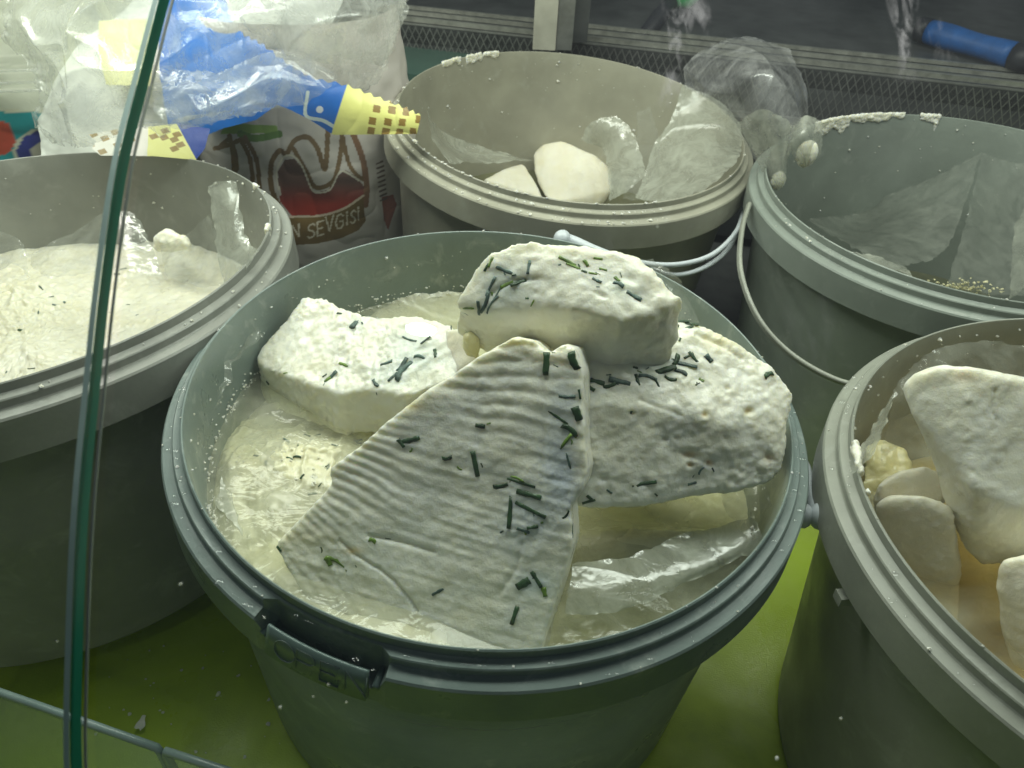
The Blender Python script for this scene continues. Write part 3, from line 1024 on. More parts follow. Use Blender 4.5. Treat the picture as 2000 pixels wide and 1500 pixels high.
Cb = cheese_block('cheese_block', sol, 'thick rough cheese slab with small holes, resting on the pivot side of the sage bucket', M['cheese'], 0.0011, 3.0, 0.0022, 0.0008, 0.0003, extraC, smooth_it=45,
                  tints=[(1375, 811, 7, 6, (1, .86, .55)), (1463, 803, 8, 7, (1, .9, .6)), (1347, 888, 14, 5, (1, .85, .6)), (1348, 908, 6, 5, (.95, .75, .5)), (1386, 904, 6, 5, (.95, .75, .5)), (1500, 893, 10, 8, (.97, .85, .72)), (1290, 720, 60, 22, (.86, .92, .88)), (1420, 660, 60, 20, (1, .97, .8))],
                  pits=[(1375, 811, 7, .002), (1463, 803, 9, .002), (1347, 888, 14, .0018), (1348, 908, 6, .0018), (1386, 904, 6, .0018), (1500, 893, 11, .002), (1180, 935, 9, .0015), (1255, 940, 12, .001), (1235, 808, 5, .0015), (1300, 860, 6, .001), (1420, 760, 5, .001)],
                  cracks=[([(1360, 655), (1400, 672), (1450, 700)], 4, .0013), ([(1250, 780), (1300, 800), (1330, 812)], 4, .0008)], group='herbed cheese pieces heaped in the sage bucket')
bv = BLOCKS[Cb['label']][1]
rnd = random.Random(9)
it = [(1312, 634, 26, 12, 8, 'd'), (1330, 628, 30, -5, 9, 'd'), (1352, 632, 26, 10, 8, 'd'), (1300, 640, 20, 30, 7, 'd'), (1345, 640, 18, -40, 7, 'd'), (1412, 650, 12, 10, 6, 'd'), (1288, 668, 20, -15, 5, 'd'),
      (1320, 702, 22, -60, 10, 'd'), (1340, 712, 40, 5, 12, 'b'), (1356, 700, 30, 50, 8, 'd'), (1300, 722, 40, -30, 14, 'd'), (1330, 728, 24, 20, 8, 'b'), (1310, 738, 22, 15, 8, 'd'), (1345, 695, 20, -30, 7, 'd'), (1384, 700, 16, 50, 14, 'b'),
      (1265, 738, 34, 6, 9, 'b'), (1245, 742, 22, 80, 8, 'd'), (1210, 745, 40, 8, 12, 'b'), (1190, 752, 24, -20, 10, 'd'), (1165, 745, 30, 10, 10, 'd'), (1150, 756, 24, 30, 8, 'd'), (1283, 747, 18, 60, 7, 'd'), (1501, 733, 18, -30, 13, 'd'), (1370, 742, 10, 30, 7, 'l'),
      (1258, 944, 44, -8, 11, 'd'), (1352, 944, 16, -10, 6, 'b'), (1232, 806, 10, 80, 6, 'd'), (1150, 980, 24, -15, 6, 'd'), (1151, 972, 12, 50, 7, 'd'), (1190, 960, 12, 40, 6, 'b'), (1124, 966, 14, 80, 5, 'd'), (1241, 718, 10, 5, 5, 'd'), (1370, 920, 16, -60, 5, 'b')]
chives(Cb, bv, it, 6)

# --- B: top block
B_top = [(930, 524, -.186), (960, 492, -.178), (1000, 476, -.174), (1040, 470, -.172), (1110, 484, -.173), (1190, 490, -.174), (1240, 500, -.176), (1282, 536, -.180), (1336, 582, -.186)]
B_front = [(898, 590, -.200), (930, 600, -.199), (975, 570, -.192), (1050, 586, -.190), (1140, 606, -.190), (1215, 626, -.192), (1275, 622, -.193), (1334, 600, -.192)]
B_low = [(890, 650, -.228), (950, 690, -.232), (1100, 716, -.230), (1190, 742, -.228), (1222, 738, -.228), (1248, 690, -.222), (1272, 648, -.214), (1310, 626, -.206)]
pts = [at(*p) for p in B_top + B_front + B_low]
ext = [at(*p) + np.array([0, 0.0, -0.04]) for p in B_top]
sol = hull(pts, ext)


def extraB(P, V, N, fc):
    # long fold where the piece was torn
    d = seg_dist(P, [(960, 575), (1000, 548), (1060, 545), (1130, 560), (1180, 580)])
    up = smooth(0.2, 0.7, N[:, 2])
    e = seg_dist(P, [(1030, 478), (1032, 520), (1028, 545)])
    return up * np.clip(.5 + vnoise(V * 45), 0, 1) * (-0.0012 * np.exp(-(d / 4) ** 2) + 0.0003 * np.exp(-((d - 14) / 12) ** 2) - 0.0012 * np.exp(-(e / 5) ** 2)) + smooth(1180, 1260, P[:, 0]) * 0.0012 * fbm(V, 0.006, 2, seed=12)


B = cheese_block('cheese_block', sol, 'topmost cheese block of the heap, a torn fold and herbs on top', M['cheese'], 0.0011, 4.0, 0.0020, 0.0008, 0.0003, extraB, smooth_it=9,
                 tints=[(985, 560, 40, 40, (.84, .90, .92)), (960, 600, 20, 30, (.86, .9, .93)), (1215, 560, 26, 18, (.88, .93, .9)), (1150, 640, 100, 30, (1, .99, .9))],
                 pits=[(1035, 643, 5, .001), (1052, 644, 5, .001), (1145, 670, 6, .0012), (1120, 500, 8, .0008)], group='herbed cheese pieces heaped in the sage bucket')
bv = BLOCKS[B['label']][1]
chives(B, bv, [(985, 528, 34, 20, 9, 'b'), (1012, 552, 30, -25, 13, 'd'), (990, 556, 26, -20, 10, 'l'), (958, 560, 40, -62, 7, 'b'), (945, 590, 44, -66, 9, 'b'), (962, 596, 40, -55, 6, 'b'), (934, 602, 30, -75, 8, 'b'), (972, 572, 34, -60, 6, 'b'), (1033, 522, 26, 95, 7, 'b'), (958, 512, 20, -70, 7, 'l'), (950, 522, 16, -60, 6, 'd'),
               (1108, 510, 34, 28, 9, 'l'), (1120, 520, 28, 25, 7, 'l'), (1144, 514, 14, 60, 7, 'l'), (1168, 505, 16, 5, 6, 'l'), (1178, 526, 14, 10, 5, 'l'), (1158, 534, 16, 8, 5, 'l'), (1166, 547, 18, 25, 8, 'b'), (1208, 556, 20, 30, 9, 'b'), (1238, 578, 30, 24, 10, 'b'), (1205, 545, 12, 50, 8, 'l'), (915, 602, 26, -30, 6, 'l'), (1040, 592, 14, -60, 4, 'l'), (905, 548, 12, 40, 6, 'l')], 7)

# chunk between A and D (pale inner block)
sol = hull([at(*p) for p in [(866, 640, -.245), (905, 640, -.235), (940, 690, -.235), (930, 740, -.25), (870, 740, -.262), (862, 700, -.262)]], [at(866, 640, -.245) + np.array([.01, .02, -.03]), at(935, 700, -.245) + np.array([0, .02, -.04]), at(868, 738, -.262) + np.array([0, .01, -.03])])
E1 = cheese_block('cheese_block', sol, 'small pale cheese piece wedged between the flat block and the ridged slab', M['cheese_smooth'], 0.0012, 5.0, 0.001, 0.0005, 0.0002, group='herbed cheese pieces heaped in the sage bucket', tints=[(920, 670, 12, 18, (1, .9, .6))])
sol = hull([at(*p) for p in [(905, 655, -.222), (925, 650, -.220), (936, 668, -.222), (934, 700, -.232), (912, 690, -.232)]], [at(920, 690, -.24) + np.array([0, .012, 0])])
E2 = cheese_block('cheese_crumb', sol, 'small yellow fatty crumb caught below the topmost block', M['cheese_fat'], 0.0009, 6.0, 0.002, 0.0012, 0.0004, cat='cheese crumb')

# ------------------------------------------------------------------ curd mass and brine in the sage bucket
def level_surface(b, h, inset=0.0015, nr=90, na=260):
    """polar sheet at height h under the lip reaching the inner wall; returns local grid xy, r, a"""
    slope = (b.R - b.rb) / (b.D - 0.014)
    Rw = b.R - 0.0022 - (-h - 0.014) * slope - inset + 0.0012
    r = np.linspace(0.0015, 1, nr) * Rw
    a = np.linspace(0, 2 * np.pi, na, endpoint=False)
    rr, aa = np.meshgrid(r, a, indexing='ij')
    return rr.ravel(), aa.ravel(), Rw


def fill(b, h, hfun, name, mat, label=None, cat=None, group=None, nr=190, na=520, tints=(), inset=0.0, kind=None):
    rr, aa, Rw = level_surface(b, h, inset, nr, na)
    L = np.c_[rr * np.cos(aa), rr * np.sin(aa), np.full(len(rr), h + b.D)]
    Mw = np.array(b.M)
    Wd = L @ Mw[:3, :3].T + Mw[:3, 3]
    P = proj(Wd)
    dz = hfun(P, Wd, rr / Rw)
    Wd = Wd + b.n * dz[:, None]
    tint = np.ones((len(Wd), 3))
    for (x, y, rx, ry, col) in tints:
        g = np.exp(-((P[:, 0] - x) / rx) ** 2 - ((P[:, 1] - y) / ry) ** 2)
        tint = tint * (1 - g[:, None]) + np.array(col) * g[:, None]
    o = mesh_obj(name, Wd, grid_faces(nr, na, True), mat, attr={'tint': tint})
    tag(o, label, cat, group, kind)
    return o


def G(P, x, y, rx, ry, rot=0):
    c, s = math.cos(math.radians(rot)), math.sin(math.radians(rot))
    u = (P[:, 0] - x) * c + (P[:, 1] - y) * s
    v = -(P[:, 0] - x) * s + (P[:, 1] - y) * c
    return np.exp(-(u / rx) ** 2 - (v / ry) ** 2)


HB = -0.045


def h_main(P, V, q):
    z = -0.022 + 0 * q
    z += 0.0215 * G(P, 590, 895, 170, 75, -8) + 0.004 * G(P, 560, 830, 120, 60)          # curds on the near left
    z += 0.007 * G(P, 440, 900, 30, 120) + 0.010 * G(P, 640, 960, 150, 40, -12)
    z += 0.014 * G(P, 600, 1120, 180, 60, 20) + 0.016 * G(P, 800, 1240, 200, 60)
    z += 0.022 * G(P, 760, 575, 200, 36, -6) + 0.010 * G(P, 900, 560, 120, 30)
    z += 0.021 * G(P, 1230, 1040, 170, 55) + 0.008 * G(P, 1350, 1050, 150, 40, -20)
    z -= 0.020 * G(P, 1250, 1210, 170, 60, -8)
    w = 0.35 + G(P, 560, 880, 240, 150) * 1.6 + G(P, 800, 570, 160, 50)
    z = z + 0.0026 * fbm(V, 0.02, 4, seed=2) + 0.0020 * np.abs(fbm(V, 0.008, 3, seed=3)) * w
    z = z + 0.0022 * (ridged(V, 0.014, 3, 4) - .4) * w
    return z


fill(main, HB, h_main, 'curd_mass', M['curd'], 'sunken white curd lying in the brine under the herbed cheese heap', 'curd', tints=[(1200, 1210, 260, 60, (.85, .82, .55)), (560, 900, 160, 60, (1, .98, .86)), (1250, 1020, 160, 50, (.85, .82, .72))])


def brine(b, h, name, mat, label, bot=0.03, seed=0):
    nr, na = 60, 200
    rr, aa, Rw = level_surface(b, h, 0.0, nr, na)
    L = np.c_[rr * np.cos(aa), rr * np.sin(aa), np.full(len(rr), h + b.D)]
    Mw = np.array(b.M)
    T_ = L @ Mw[:3, :3].T + Mw[:3, 3]
    T_ = T_ + b.n * (0.0010 * fbm(T_, 0.035, 2, seed=seed) + 0.0016 * smooth(0.985, 1.0, rr / Rw))[:, None]
    n = len(T_)
    L2_ = L.copy(); L2_[:, :2] *= 0.985; L2_[:, 2] -= bot
    B_ = L2_ @ Mw[:3, :3].T + Mw[:3, 3]
    F = grid_faces(nr, na, True)[:, ::-1]
    F2 = F[:, ::-1] + n
    j = np.arange(na); k = (nr - 1) * na
    S = np.stack([k + j, k + (j + 1) % na, n + k + (j + 1) % na, n + k + j], -1)
    o = mesh_obj(name, np.r_[T_, B_], np.r_[F, F2, S].tolist(), mat)
    tag(o, label, 'whey')
    return o


brine(main, HB - 0.0015, 'brine', M['brine'], 'cloudy yellowish brine around the cheese in the sage bucket')
# herb specks sunk in the curd
mb_items = [(520, 905, 10), (580, 893, 14), (566, 895, 12), (640, 915, 16), (655, 870, 14), (600, 850, 16), (560, 860, 18), (620, 850, 12), (590, 930, 12), (700, 860, 14), (610, 965, 16), (500, 890, 10)]
deps = bpy.context.evaluated_depsgraph_get()
cm = [o for o in COL.objects if o.name == 'curd_mass'][0]
cbv = BVHTree.FromPolygons([v.co[:] for v in cm.data.vertices], [p.vertices[:] for p in cm.data.polygons])
chives(cm, cbv, [(x, y, L, random.Random(x).uniform(-60, 60), 6, 'd' if k % 3 else 'b') for k, (x, y, L) in enumerate(mb_items)], 11)

# ------------------------------------------------------------------ grey bucket (left): smooth mass
def h_left(P, V, q):
    z = 0.005 * fbm(V, 0.05, 3, seed=12) + 0.0010 * fbm(V, 0.008, 3, seed=13) - 0.0012 * ridged(V, 0.02, 3, 6)
    z += 0.0022 * np.abs(fbm(V, 0.006, 3, seed=15)) * smooth(0.0, .3, fbm(V, 0.04, 2, seed=16) + G(P, 40, 610, 150, 120))
    z += 0.008 * G(P, 40, 620, 110, 110) + 0.003 * fbm(V, 0.004, 2, seed=3) * G(P, 30, 600, 110, 90)
    z += 0.016 * smooth(0.9, 1.0, q) * smooth(480, 560, P[:, 1]) * 0
    z += 0.010 * G(P, 350, 470, 50, 30) * (1 + fbm(V, .006, 2, seed=4)) + 0.008 * G(P, 150, 500, 200, 24)
    return z


lm = fill(left, -0.078, h_left, 'cheese_mass', M['cheese'], 'smooth wet white cheese filling the grey bucket', 'cheese', tints=[(300, 600, 5000, 5000, (.84, .83, .80)), (40, 610, 110, 80, (.82, .81, .74))], nr=130, na=420)
bvl = BVHTree.FromPolygons([v.co[:] for v in lm.data.vertices], [p.vertices[:] for p in lm.data.polygons])
chives(lm, bvl, [(80, 562, 9, 60, 4, 'b'), (108, 595, 9, 30, 4, 'b'), (40, 645, 8, 20, 4, 'd'), (75, 610, 6, 70, 4, 'b'), (60, 720, 12, 10, 3, 'd'), (240, 525, 12, 5, 3, 'b'), (250, 595, 6, 5, 3, 'd'), (100, 580, 7, -40, 4, 'b')], 2)

# warm grey bucket: floor of whey and two lumps
def h_flat(P, V, q):
    return 0.0012 * fbm(V, 0.03, 3, seed=22)


fill(backc, -0.125, h_flat, 'whey_pool', plain('olive_whey', (0.18, 0.18, 0.10), 0.12, 0, 30, 0.2, 0), 'dark whey at the bottom of the warm grey bucket', 'whey', nr=30, na=120)
sol = hull([at(*p) for p in [(1040, 300, -.335), (1060, 280, -.325), (1100, 276, -.320), (1160, 300, -.325), (1192, 330, -.338), (1198, 372, -.352), (1180, 398, -.365), (1130, 410, -.368), (1080, 400, -.36), (1062, 384, -.355), (1042, 335, -.345)]], [at(1060, 285, -.37), at(1190, 330, -.38), at(1120, 400, -.39), at(1060, 330, -.39)])
cheese_block('cheese_block', sol, 'larger smooth lump of cheese at the bottom of the warm grey bucket', M['cheese_smooth'], 0.0018, 8.0, 0.002, 0.0004, 0.0001, group='smooth cheese lumps in the warm grey bucket')
sol = hull([at(*p) for p in [(942, 352, -.35), (985, 328, -.34), (1022, 320, -.34), (1045, 350, -.345), (1062, 388, -.357), (1050, 420, -.375), (960, 380, -.365)]], [at(1000, 335, -.38), at(1040, 400, -.39)])
cheese_block('cheese_block', sol, 'smaller flat topped lump beside the larger one in the warm grey bucket', M['cheese_smooth'], 0.0018, 9.0, 0.0012, 0.0004, 0.0001, group='smooth cheese lumps in the warm grey bucket')

# green grey bucket: damp bottom
fill(backr, -0.150, h_flat, 'whey_pool', plain('dark_whey', (0.12, 0.125, 0.08), 0.2, 0, 30, 0.3, 0), 'thin dark whey at the bottom of the green grey bucket', 'whey', nr=30, na=120)

# light grey bucket: whey and slabs
brine(right, -0.058, 'brine', M['amber'], 'amber whey standing between the smooth slabs of the light grey bucket', 0.05, 5)
fill(right, -0.100, h_flat, 'sunken_curd', M['cheese_fat'], 'yellow curd under the amber whey in the light grey bucket', 'curd', nr=60, na=200)
G5 = 'smooth cheese slabs in the light grey bucket'


def slab_right(lab, face, low, ext, seed, mat='cheese_smooth', vox=.0013, **k):
    pts = [at(*p) for p in face + low]
    return cheese_block('cheese_block', hull(pts, [np.array(e_) for e_ in ext]), lab, M[mat], vox, seed, 0.0016, 0.0006, 0.00025, group=G5, **k)


# tall leaning slab: a narrow side face at the left, broad face to the right
f = [(1766, 750, -.225), (1790, 728, -.218), (1840, 714, -.212), (1895, 716, -.210), (1945, 735, -.212), (2010, 745, -.215), (2150, 760, -.22)]
l = [(1775, 790, -.232), (1800, 850, -.245), (1830, 920, -.262), (1870, 1000, -.280), (1885, 1070, -.295), (1912, 1106, -.302), (1985, 1100, -.295), (1905, 960, -.252), (1890, 840, -.232), (2150, 1050, -.27), (2060, 1090, -.285)]
x = [at(1800, 760, -.26), at(1900, 740, -.26), at(2150, 800, -.27)]
slab_right('tallest cheese slab with a rounded corner, leaning over the others in the light grey bucket', f, l, x, 21.0, mat='cheese', tints=[(1880, 735, 30, 12, (.93, .86, .76))], cracks=[([(1945, 760), (1940, 800), (1950, 825)], 3, .0012)], extra=lambda P, V, N, fc: 0.001 * np.exp(-(seg_dist(P, [(1885, 760), (1890, 840), (1905, 940)]) / 8) ** 2) * np.abs(vnoise(V * 260)))
f = [(1712, 985, -0.275), (1740, 968, -0.270), (1800, 968, -0.266), (1850, 985, -0.269), (1862, 1010, -0.272)]
l = [(1706, 1040, -0.292), (1740, 1110, -0.312), (1790, 1180, -0.327), (1840, 1225, -0.334), (1868, 1225, -0.332), (1872, 1100, -0.302)]
slab_right('domed upright cheese piece nearest the rim of the light grey bucket', f, l, [at(1760, 990, -0.322), at(1850, 1010, -0.322)], 22.0)
f = [(1706, 980, -0.282), (1716, 950, -0.274), (1750, 925, -0.267), (1810, 908, -0.262), (1850, 935, -0.266), (1870, 975, -0.274)]
l = [(1712, 1010, -0.292), (1800, 985, -0.292)]
slab_right('low cheese piece tucked behind the domed piece in the light grey bucket', f, l, [at(1740, 935, -0.312), at(1840, 930, -0.312)], 23.0)
f = [(1955, 1098, -0.269), (2000, 1085, -0.262), (2120, 1080, -0.257)]
l = [(1948, 1150, -0.282), (1952, 1220, -0.302), (1975, 1300, -0.317), (2120, 1380, -0.302), (2100, 1200, -0.272)]
slab_right('cheese slab at the frame edge, below the tallest slab in the light grey bucket', f, l, [at(2000, 1120, -0.322), at(2120, 1100, -0.312)], 24.0)
f = [(1690, 870, -0.297), (1720, 850, -0.294), (1770, 880, -0.294), (1780, 930, -0.300), (1680, 960, -0.307), (1700, 1010, -0.317)]
sol = hull([at(*p) for p in f], [at(1740, 920, -0.342), at(1690, 960, -0.337)])
cheese_block('cheese_block', sol, 'glossy yellow fatty cheese lump by the wall of the light grey bucket', M['cheese_fat'], 0.0012, 25.0, 0.004, 0.002, 0.0006, group=G5)


# ------------------------------------------------------------------ films
def film(name, rows, mat, label, cat='plastic film', nu=70, nv=70, amp=0.0025, sc=0.03, seed=0.0, group=None, edge=0.0015, parent=None, ridge=1.0):
    V = sheet([[np.array(p, float) for p in r] for r in rows], nu, nv)
    N = vnormals(V, nu, nv)
    uu, vv = np.meshgrid(np.linspace(-1, 1, nu), np.linspace(-1, 1, nv), indexing='ij')
    V = V + N * ((ridged(V, sc * 1.7, 2, seed) - 0.3) * amp * ridge * 0.55 + fbm(V, sc * 1.6, 2, seed=seed + 1) * amp)[:, None]
    em = np.maximum(np.abs(uu), np.abs(vv)).ravel() ** 8
    V = V + (np.c_[fbm(V, .006, 2, seed=seed + 2), fbm(V, .006, 2, seed=seed + 3), fbm(V, .006, 2, seed=seed + 5)] * (edge * em)[:, None])
    o = mesh_obj(name, V, grid_faces(nu, nv), mat, parent)
    if parent is None: tag(o, label, cat, group)
    return o


def Y(y, *pp):
    return [aty(px, py, y) for px, py in pp]


def Z(z, *pp):
    return [at(px, py, z) for px, py in pp]


# warm grey bucket
film('liner_film', [[aty(832, 214, .60), aty(846, 240, .66), aty(870, 262, .70)], [aty(842, 262, .58), aty(890, 290, .68), aty(960, 292, .71)], [aty(880, 318, .57), aty(950, 316, .66), aty(1042, 312, .70)]], M['film_milky'], 'milky film scrap against the inner wall beside the paler lumps, warm grey bucket')
film('liner_film', [[aty(1134, 272, .72), aty(1160, 236, .72), aty(1205, 226, .72)], [aty(1180, 300, .71), aty(1210, 280, .70), aty(1238, 262, .70)], [aty(1190, 390, .64), aty(1225, 372, .65), aty(1262, 342, .66)]], M['film_milky'], 'curled film strip standing behind the larger lump, warm grey bucket', seed=3)
film('liner_film', [[aty(1335, 165, .70), aty(1400, 190, .70), aty(1450, 240, .69)], [aty(1310, 230, .69), aty(1375, 255, .67), aty(1448, 285, .66)], [aty(1275, 300, .67), aty(1340, 310, .64), aty(1435, 318, .62)], [aty(1240, 385, .62), aty(1300, 392, .60), aty(1375, 372, .585)]], M['film_milky'], 'broad smeared film draped down from the rim into the warm grey bucket', seed=5, amp=.004, nu=100, nv=100)
film('liner_film', [[aty(1245, 220, .76), aty(1270, 210, .77)], [aty(1240, 300, .70), aty(1290, 300, .70)], [aty(1215, 390, .63), aty(1275, 395, .62)]], M['film_clear'], 'thin clear film fold between the curled strip and the broad film', seed=6)
# bag bulging over the rim between the two rear buckets
film('cheese_bag', [[aty(1340, 175, .675), aty(1352, 118, .70), aty(1410, 80, .71), aty(1480, 68, .71), aty(1545, 92, .70)],
                    [aty(1385, 195, .64), aty(1415, 150, .63), aty(1470, 120, .62), aty(1530, 125, .64), aty(1575, 160, .67)],
                    [aty(1440, 250, .63), aty(1470, 215, .60), aty(1510, 190, .595), aty(1555, 200, .61), aty(1576, 225, .65)],
                    [aty(1478, 330, .61), aty(1490, 285, .59), aty(1520, 262, .585), aty(1548, 252, .59), aty(1570, 250, .63)],
                    [aty(1505, 368, .60), aty(1518, 350, .59), aty(1530, 320, .585), aty(1545, 290, .59), aty(1556, 262, .62)]],
     M['film_speck'], 'clear crumpled bag with smears, bulging over the rims of the two rear buckets', 'plastic bag', 150, 150, .0045, .10, 8.4, ridge=4.0)
film('cheese_bag_tip', [[aty(1440, 240, .605), aty(1480, 215, .59), aty(1530, 230, .58), aty(1560, 250, .60)], [aty(1465, 290, .60), aty(1500, 275, .585), aty(1530, 285, .578), aty(1548, 295, .59)], [aty(1495, 345, .595), aty(1515, 345, .582), aty(1530, 345, .578), aty(1538, 340, .588)], [aty(1508, 370, .592), aty(1518, 374, .585), aty(1526, 372, .582), aty(1530, 366, .588)]], M['film_milky'], 'smeared tip of the crumpled bag hanging between the two rear rims', 'plastic bag', 60, 60, .002, .02, 9.5)
film('cheese_bag_tail', [[aty(1545, 250, .60), aty(1570, 228, .60), aty(1602, 238, .61)], [aty(1542, 280, .585), aty(1572, 262, .58), aty(1604, 262, .60)], [aty(1552, 312, .59), aty(1575, 328, .585), aty(1600, 300, .60)]], M['film_milky'], 'puckered bag end stuck with cheese on the crusted rim', 'plastic bag', 60, 60, .002, .02, 9.0)
for (x, y, yy, r, lab) in ((1519, 352, .588, .0062, 'soft white cheese end hanging in the bag tip over the rim'), (1576, 300, .590, .0085, 'rounded white cheese drip under the puckered bag end')):
    c0 = aty(x, y, yy)
    pts = [c0 + r * np.array([math.cos(a) * math.sin(t), math.sin(a) * math.sin(t) * .7, math.cos(t) * 1.3]) for a in np.linspace(0, 6, 8) for t in np.linspace(0.1, 3, 6)]
    cheese_block('cheese_drip', hull(pts), lab, M['cheese'], .0010, x, .002, .0004, .0001, cat='cheese drip')

# green grey bucket films
film('liner_film', [[aty(1572, 430, .60), aty(1650, 420, .68), aty(1700, 415, .72)], [aty(1640, 470, .57), aty(1690, 440, .66), aty(1740, 380, .70)], [aty(1690, 500, .53), aty(1760, 440, .62), aty(1830, 345, .68)], [aty(1745, 530, .50), aty(1850, 480, .57), aty(1918, 298, .66)]], M['film'], 'wide clear film rising diagonally inside the green grey bucket', seed=12, amp=.0018, nu=90, nv=90)
film('liner_film', [[aty(1918, 298, .66), aty(1985, 318, .67), aty(2080, 300, .68)], [aty(1890, 420, .60), aty(1980, 430, .62), aty(2080, 430, .62)], [aty(1850, 560, .53), aty(1950, 575, .53), aty(2050, 580, .53)]], M['film'], 'creased clear film panel hanging toward the frame edge in the green grey bucket', seed=14, amp=.0018, nu=90, nv=90)
film('liner_film', [[aty(1640, 490, .53), aty(1700, 500, .53), aty(1770, 520, .52)], [aty(1680, 505, .52), aty(1730, 522, .51), aty(1780, 540, .50)]], M['film_milky'], 'small milky film corner at the near wall of the green grey bucket', seed=15)
film('liner_film', [[aty(2005, 400, .50), aty(1985, 440, .50)], [aty(2030, 540, .47), aty(1968, 585, .475)]], M['film_milky'], 'milky film scrap at the frame edge on the green grey bucket rim', seed=16)

# grey bucket films
film('liner_film', [[aty(-20, 450, .44), aty(20, 455, .43), aty(45, 475, .42)], [aty(-20, 530, .40), aty(30, 520, .395), aty(60, 545, .39)]], M['film'], 'film fold at the frame edge in the grey bucket', seed=20)
film('liner_film', [[aty(62, 500, .46), aty(140, 455, .475), aty(210, 412, .48), aty(262, 415, .475)], [aty(60, 520, .45), aty(150, 500, .45), aty(225, 470, .45), aty(292, 470, .45)], [aty(90, 545, .43), aty(180, 530, .43), aty(250, 530, .425), aty(318, 545, .42)]], M['film'], 'pointed crumb covered film standing up behind the smooth cheese', seed=21, nu=80, nv=80)
film('liner_film', [[aty(405, 362, .455), aty(435, 354, .452), aty(464, 356, .45)], [aty(412, 420, .44), aty(440, 410, .435), aty(468, 405, .435)], [aty(424, 490, .42), aty(455, 480, .415), aty(484, 470, .415)], [aty(438, 560, .40), aty(465, 540, .395), aty(508, 492, .40)]], M['film_milky'], 'upright wet white film strip by the inner rim of the grey bucket', seed=22, amp=.002)
film('liner_film', [[aty(310, 480, .48), aty(360, 460, .475), aty(412, 420, .46)], [aty(320, 520, .445), aty(380, 510, .44), aty(425, 480, .43)], [aty(330, 545, .425), aty(390, 560, .41), aty(436, 556, .40)]], M['film'], 'crumb speckled film between the pointed film and the white strip', seed=23, amp=.002)
sol = hull([at(*p) for p in [(302, 462, -.30), (330, 448, -.295), (362, 458, -.295), (372, 480, -.30), (330, 500, -.315), (300, 490, -.31)]], [at(335, 480, -.33)])
cheese_block('cheese_lump', sol, 'crumbly cheese lump behind the films of the grey bucket', M['cheese'], .0015, 33., .004, .002, .0006, cat='cheese')

# sage bucket films
film('liner_film', [[aty(428, 790, .295), aty(440, 755, .31), aty(470, 700, .335), aty(510, 655, .355)], [aty(412, 800, .30), aty(432, 745, .315), aty(460, 690, .345), aty(505, 640, .37)]], M['film'], 'ruffled clear film edge along the inner wall of the sage bucket', amp=.006, sc=.01, seed=30, nu=20, nv=120)
film('liner_film', [[aty(510, 655, .365), aty(560, 592, .405), aty(640, 560, .43)], [aty(500, 640, .37), aty(545, 585, .41), aty(630, 552, .435)]], M['film'], 'dark wet film wrinkled behind the flat block in the sage bucket', amp=.005, sc=.01, seed=31, nu=20, nv=100)
film('liner_film', [Z(-.292, (1120, 1100), (1220, 1090), (1350, 1040), (1470, 1010)), Z(-.293, (1110, 1150), (1230, 1140), (1370, 1100), (1488, 1040)), Z(-.297, (1105, 1200), (1220, 1190), (1360, 1130), (1480, 1075))], M['film_milky'], 'milky film floating on the brine near the sage rim', amp=.0008, sc=.02, seed=32, nu=80, nv=120)
film('liner_film', [[aty(1410, 965, .272), aty(1432, 940, .28), aty(1470, 932, .285)], [aty(1425, 1000, .262), aty(1450, 985, .268), aty(1500, 960, .275)], [aty(1450, 1015, .255), aty(1475, 1005, .26), aty(1505, 985, .265)]], M['film'], 'curled film loop under the thick slab beside the sage wall', amp=.003, sc=.012, seed=33)
film('liner_film', [[aty(1250, 506, .40), aty(1285, 505, .41), aty(1312, 518, .41)], [aty(1280, 530, .40), aty(1300, 530, .40), aty(1322, 535, .40)], [aty(1300, 570, .39), aty(1318, 575, .395), aty(1350, 600, .40)], [aty(1300, 625, .37), aty(1330, 632, .37), aty(1372, 640, .375)]], M['film'], 'crumpled clear film poking up behind the topmost block', amp=.004, sc=.012, seed=34)
film('liner_film', [Z(-.298, (418, 990), (425, 960), (430, 930)), Z(-.299, (445, 1010), (440, 980), (440, 950)), Z(-.300, (475, 1050), (462, 1000), (452, 960))], M['film_milky'], 'curved film lip in the brine by the sage wall', amp=.001, sc=.02, seed=35)

# light grey bucket films
film('liner_film', [[aty(1662, 908, .268), aty(1690, 865, .275), aty(1712, 820, .29), aty(1738, 775, .30)], [aty(1668, 925, .255), aty(1706, 890, .26), aty(1730, 830, .275), aty(1748, 760, .30)]], M['film_milky'], 'folded white film strip along the wall of the light grey bucket', amp=.001, seed=40, nu=30)
film('liner_film', [[aty(1745, 760, .31), aty(1800, 700, .335), aty(1870, 672, .35), aty(1960, 670, .36), aty(2060, 690, .36)], [aty(1740, 800, .30), aty(1800, 760, .315), aty(1870, 730, .33), aty(1960, 730, .34), aty(2060, 750, .34)], [aty(1720, 900, .29), aty(1790, 850, .30), aty(1870, 830, .31), aty(1960, 830, .32), aty(2060, 830, .32)]], M['film'], 'film backdrop behind the tallest slab in the light grey bucket', amp=.0015, seed=41)


# ------------------------------------------------------------------ printed things: bags, wrapper, package, tub
def poly_mask(P, poly):
    x, y = P[:, 0], P[:, 1]
    ins = np.zeros(len(P), bool)
    n = len(poly)
    for i in range(n):
        x0, y0 = poly[i]; x1, y1 = poly[(i + 1) % n]
        if y0 == y1: continue
        c = ((y0 > y) != (y1 > y)) & (x < (x1 - x0) * (y - y0) / (y1 - y0) + x0)
        ins ^= c
    return ins


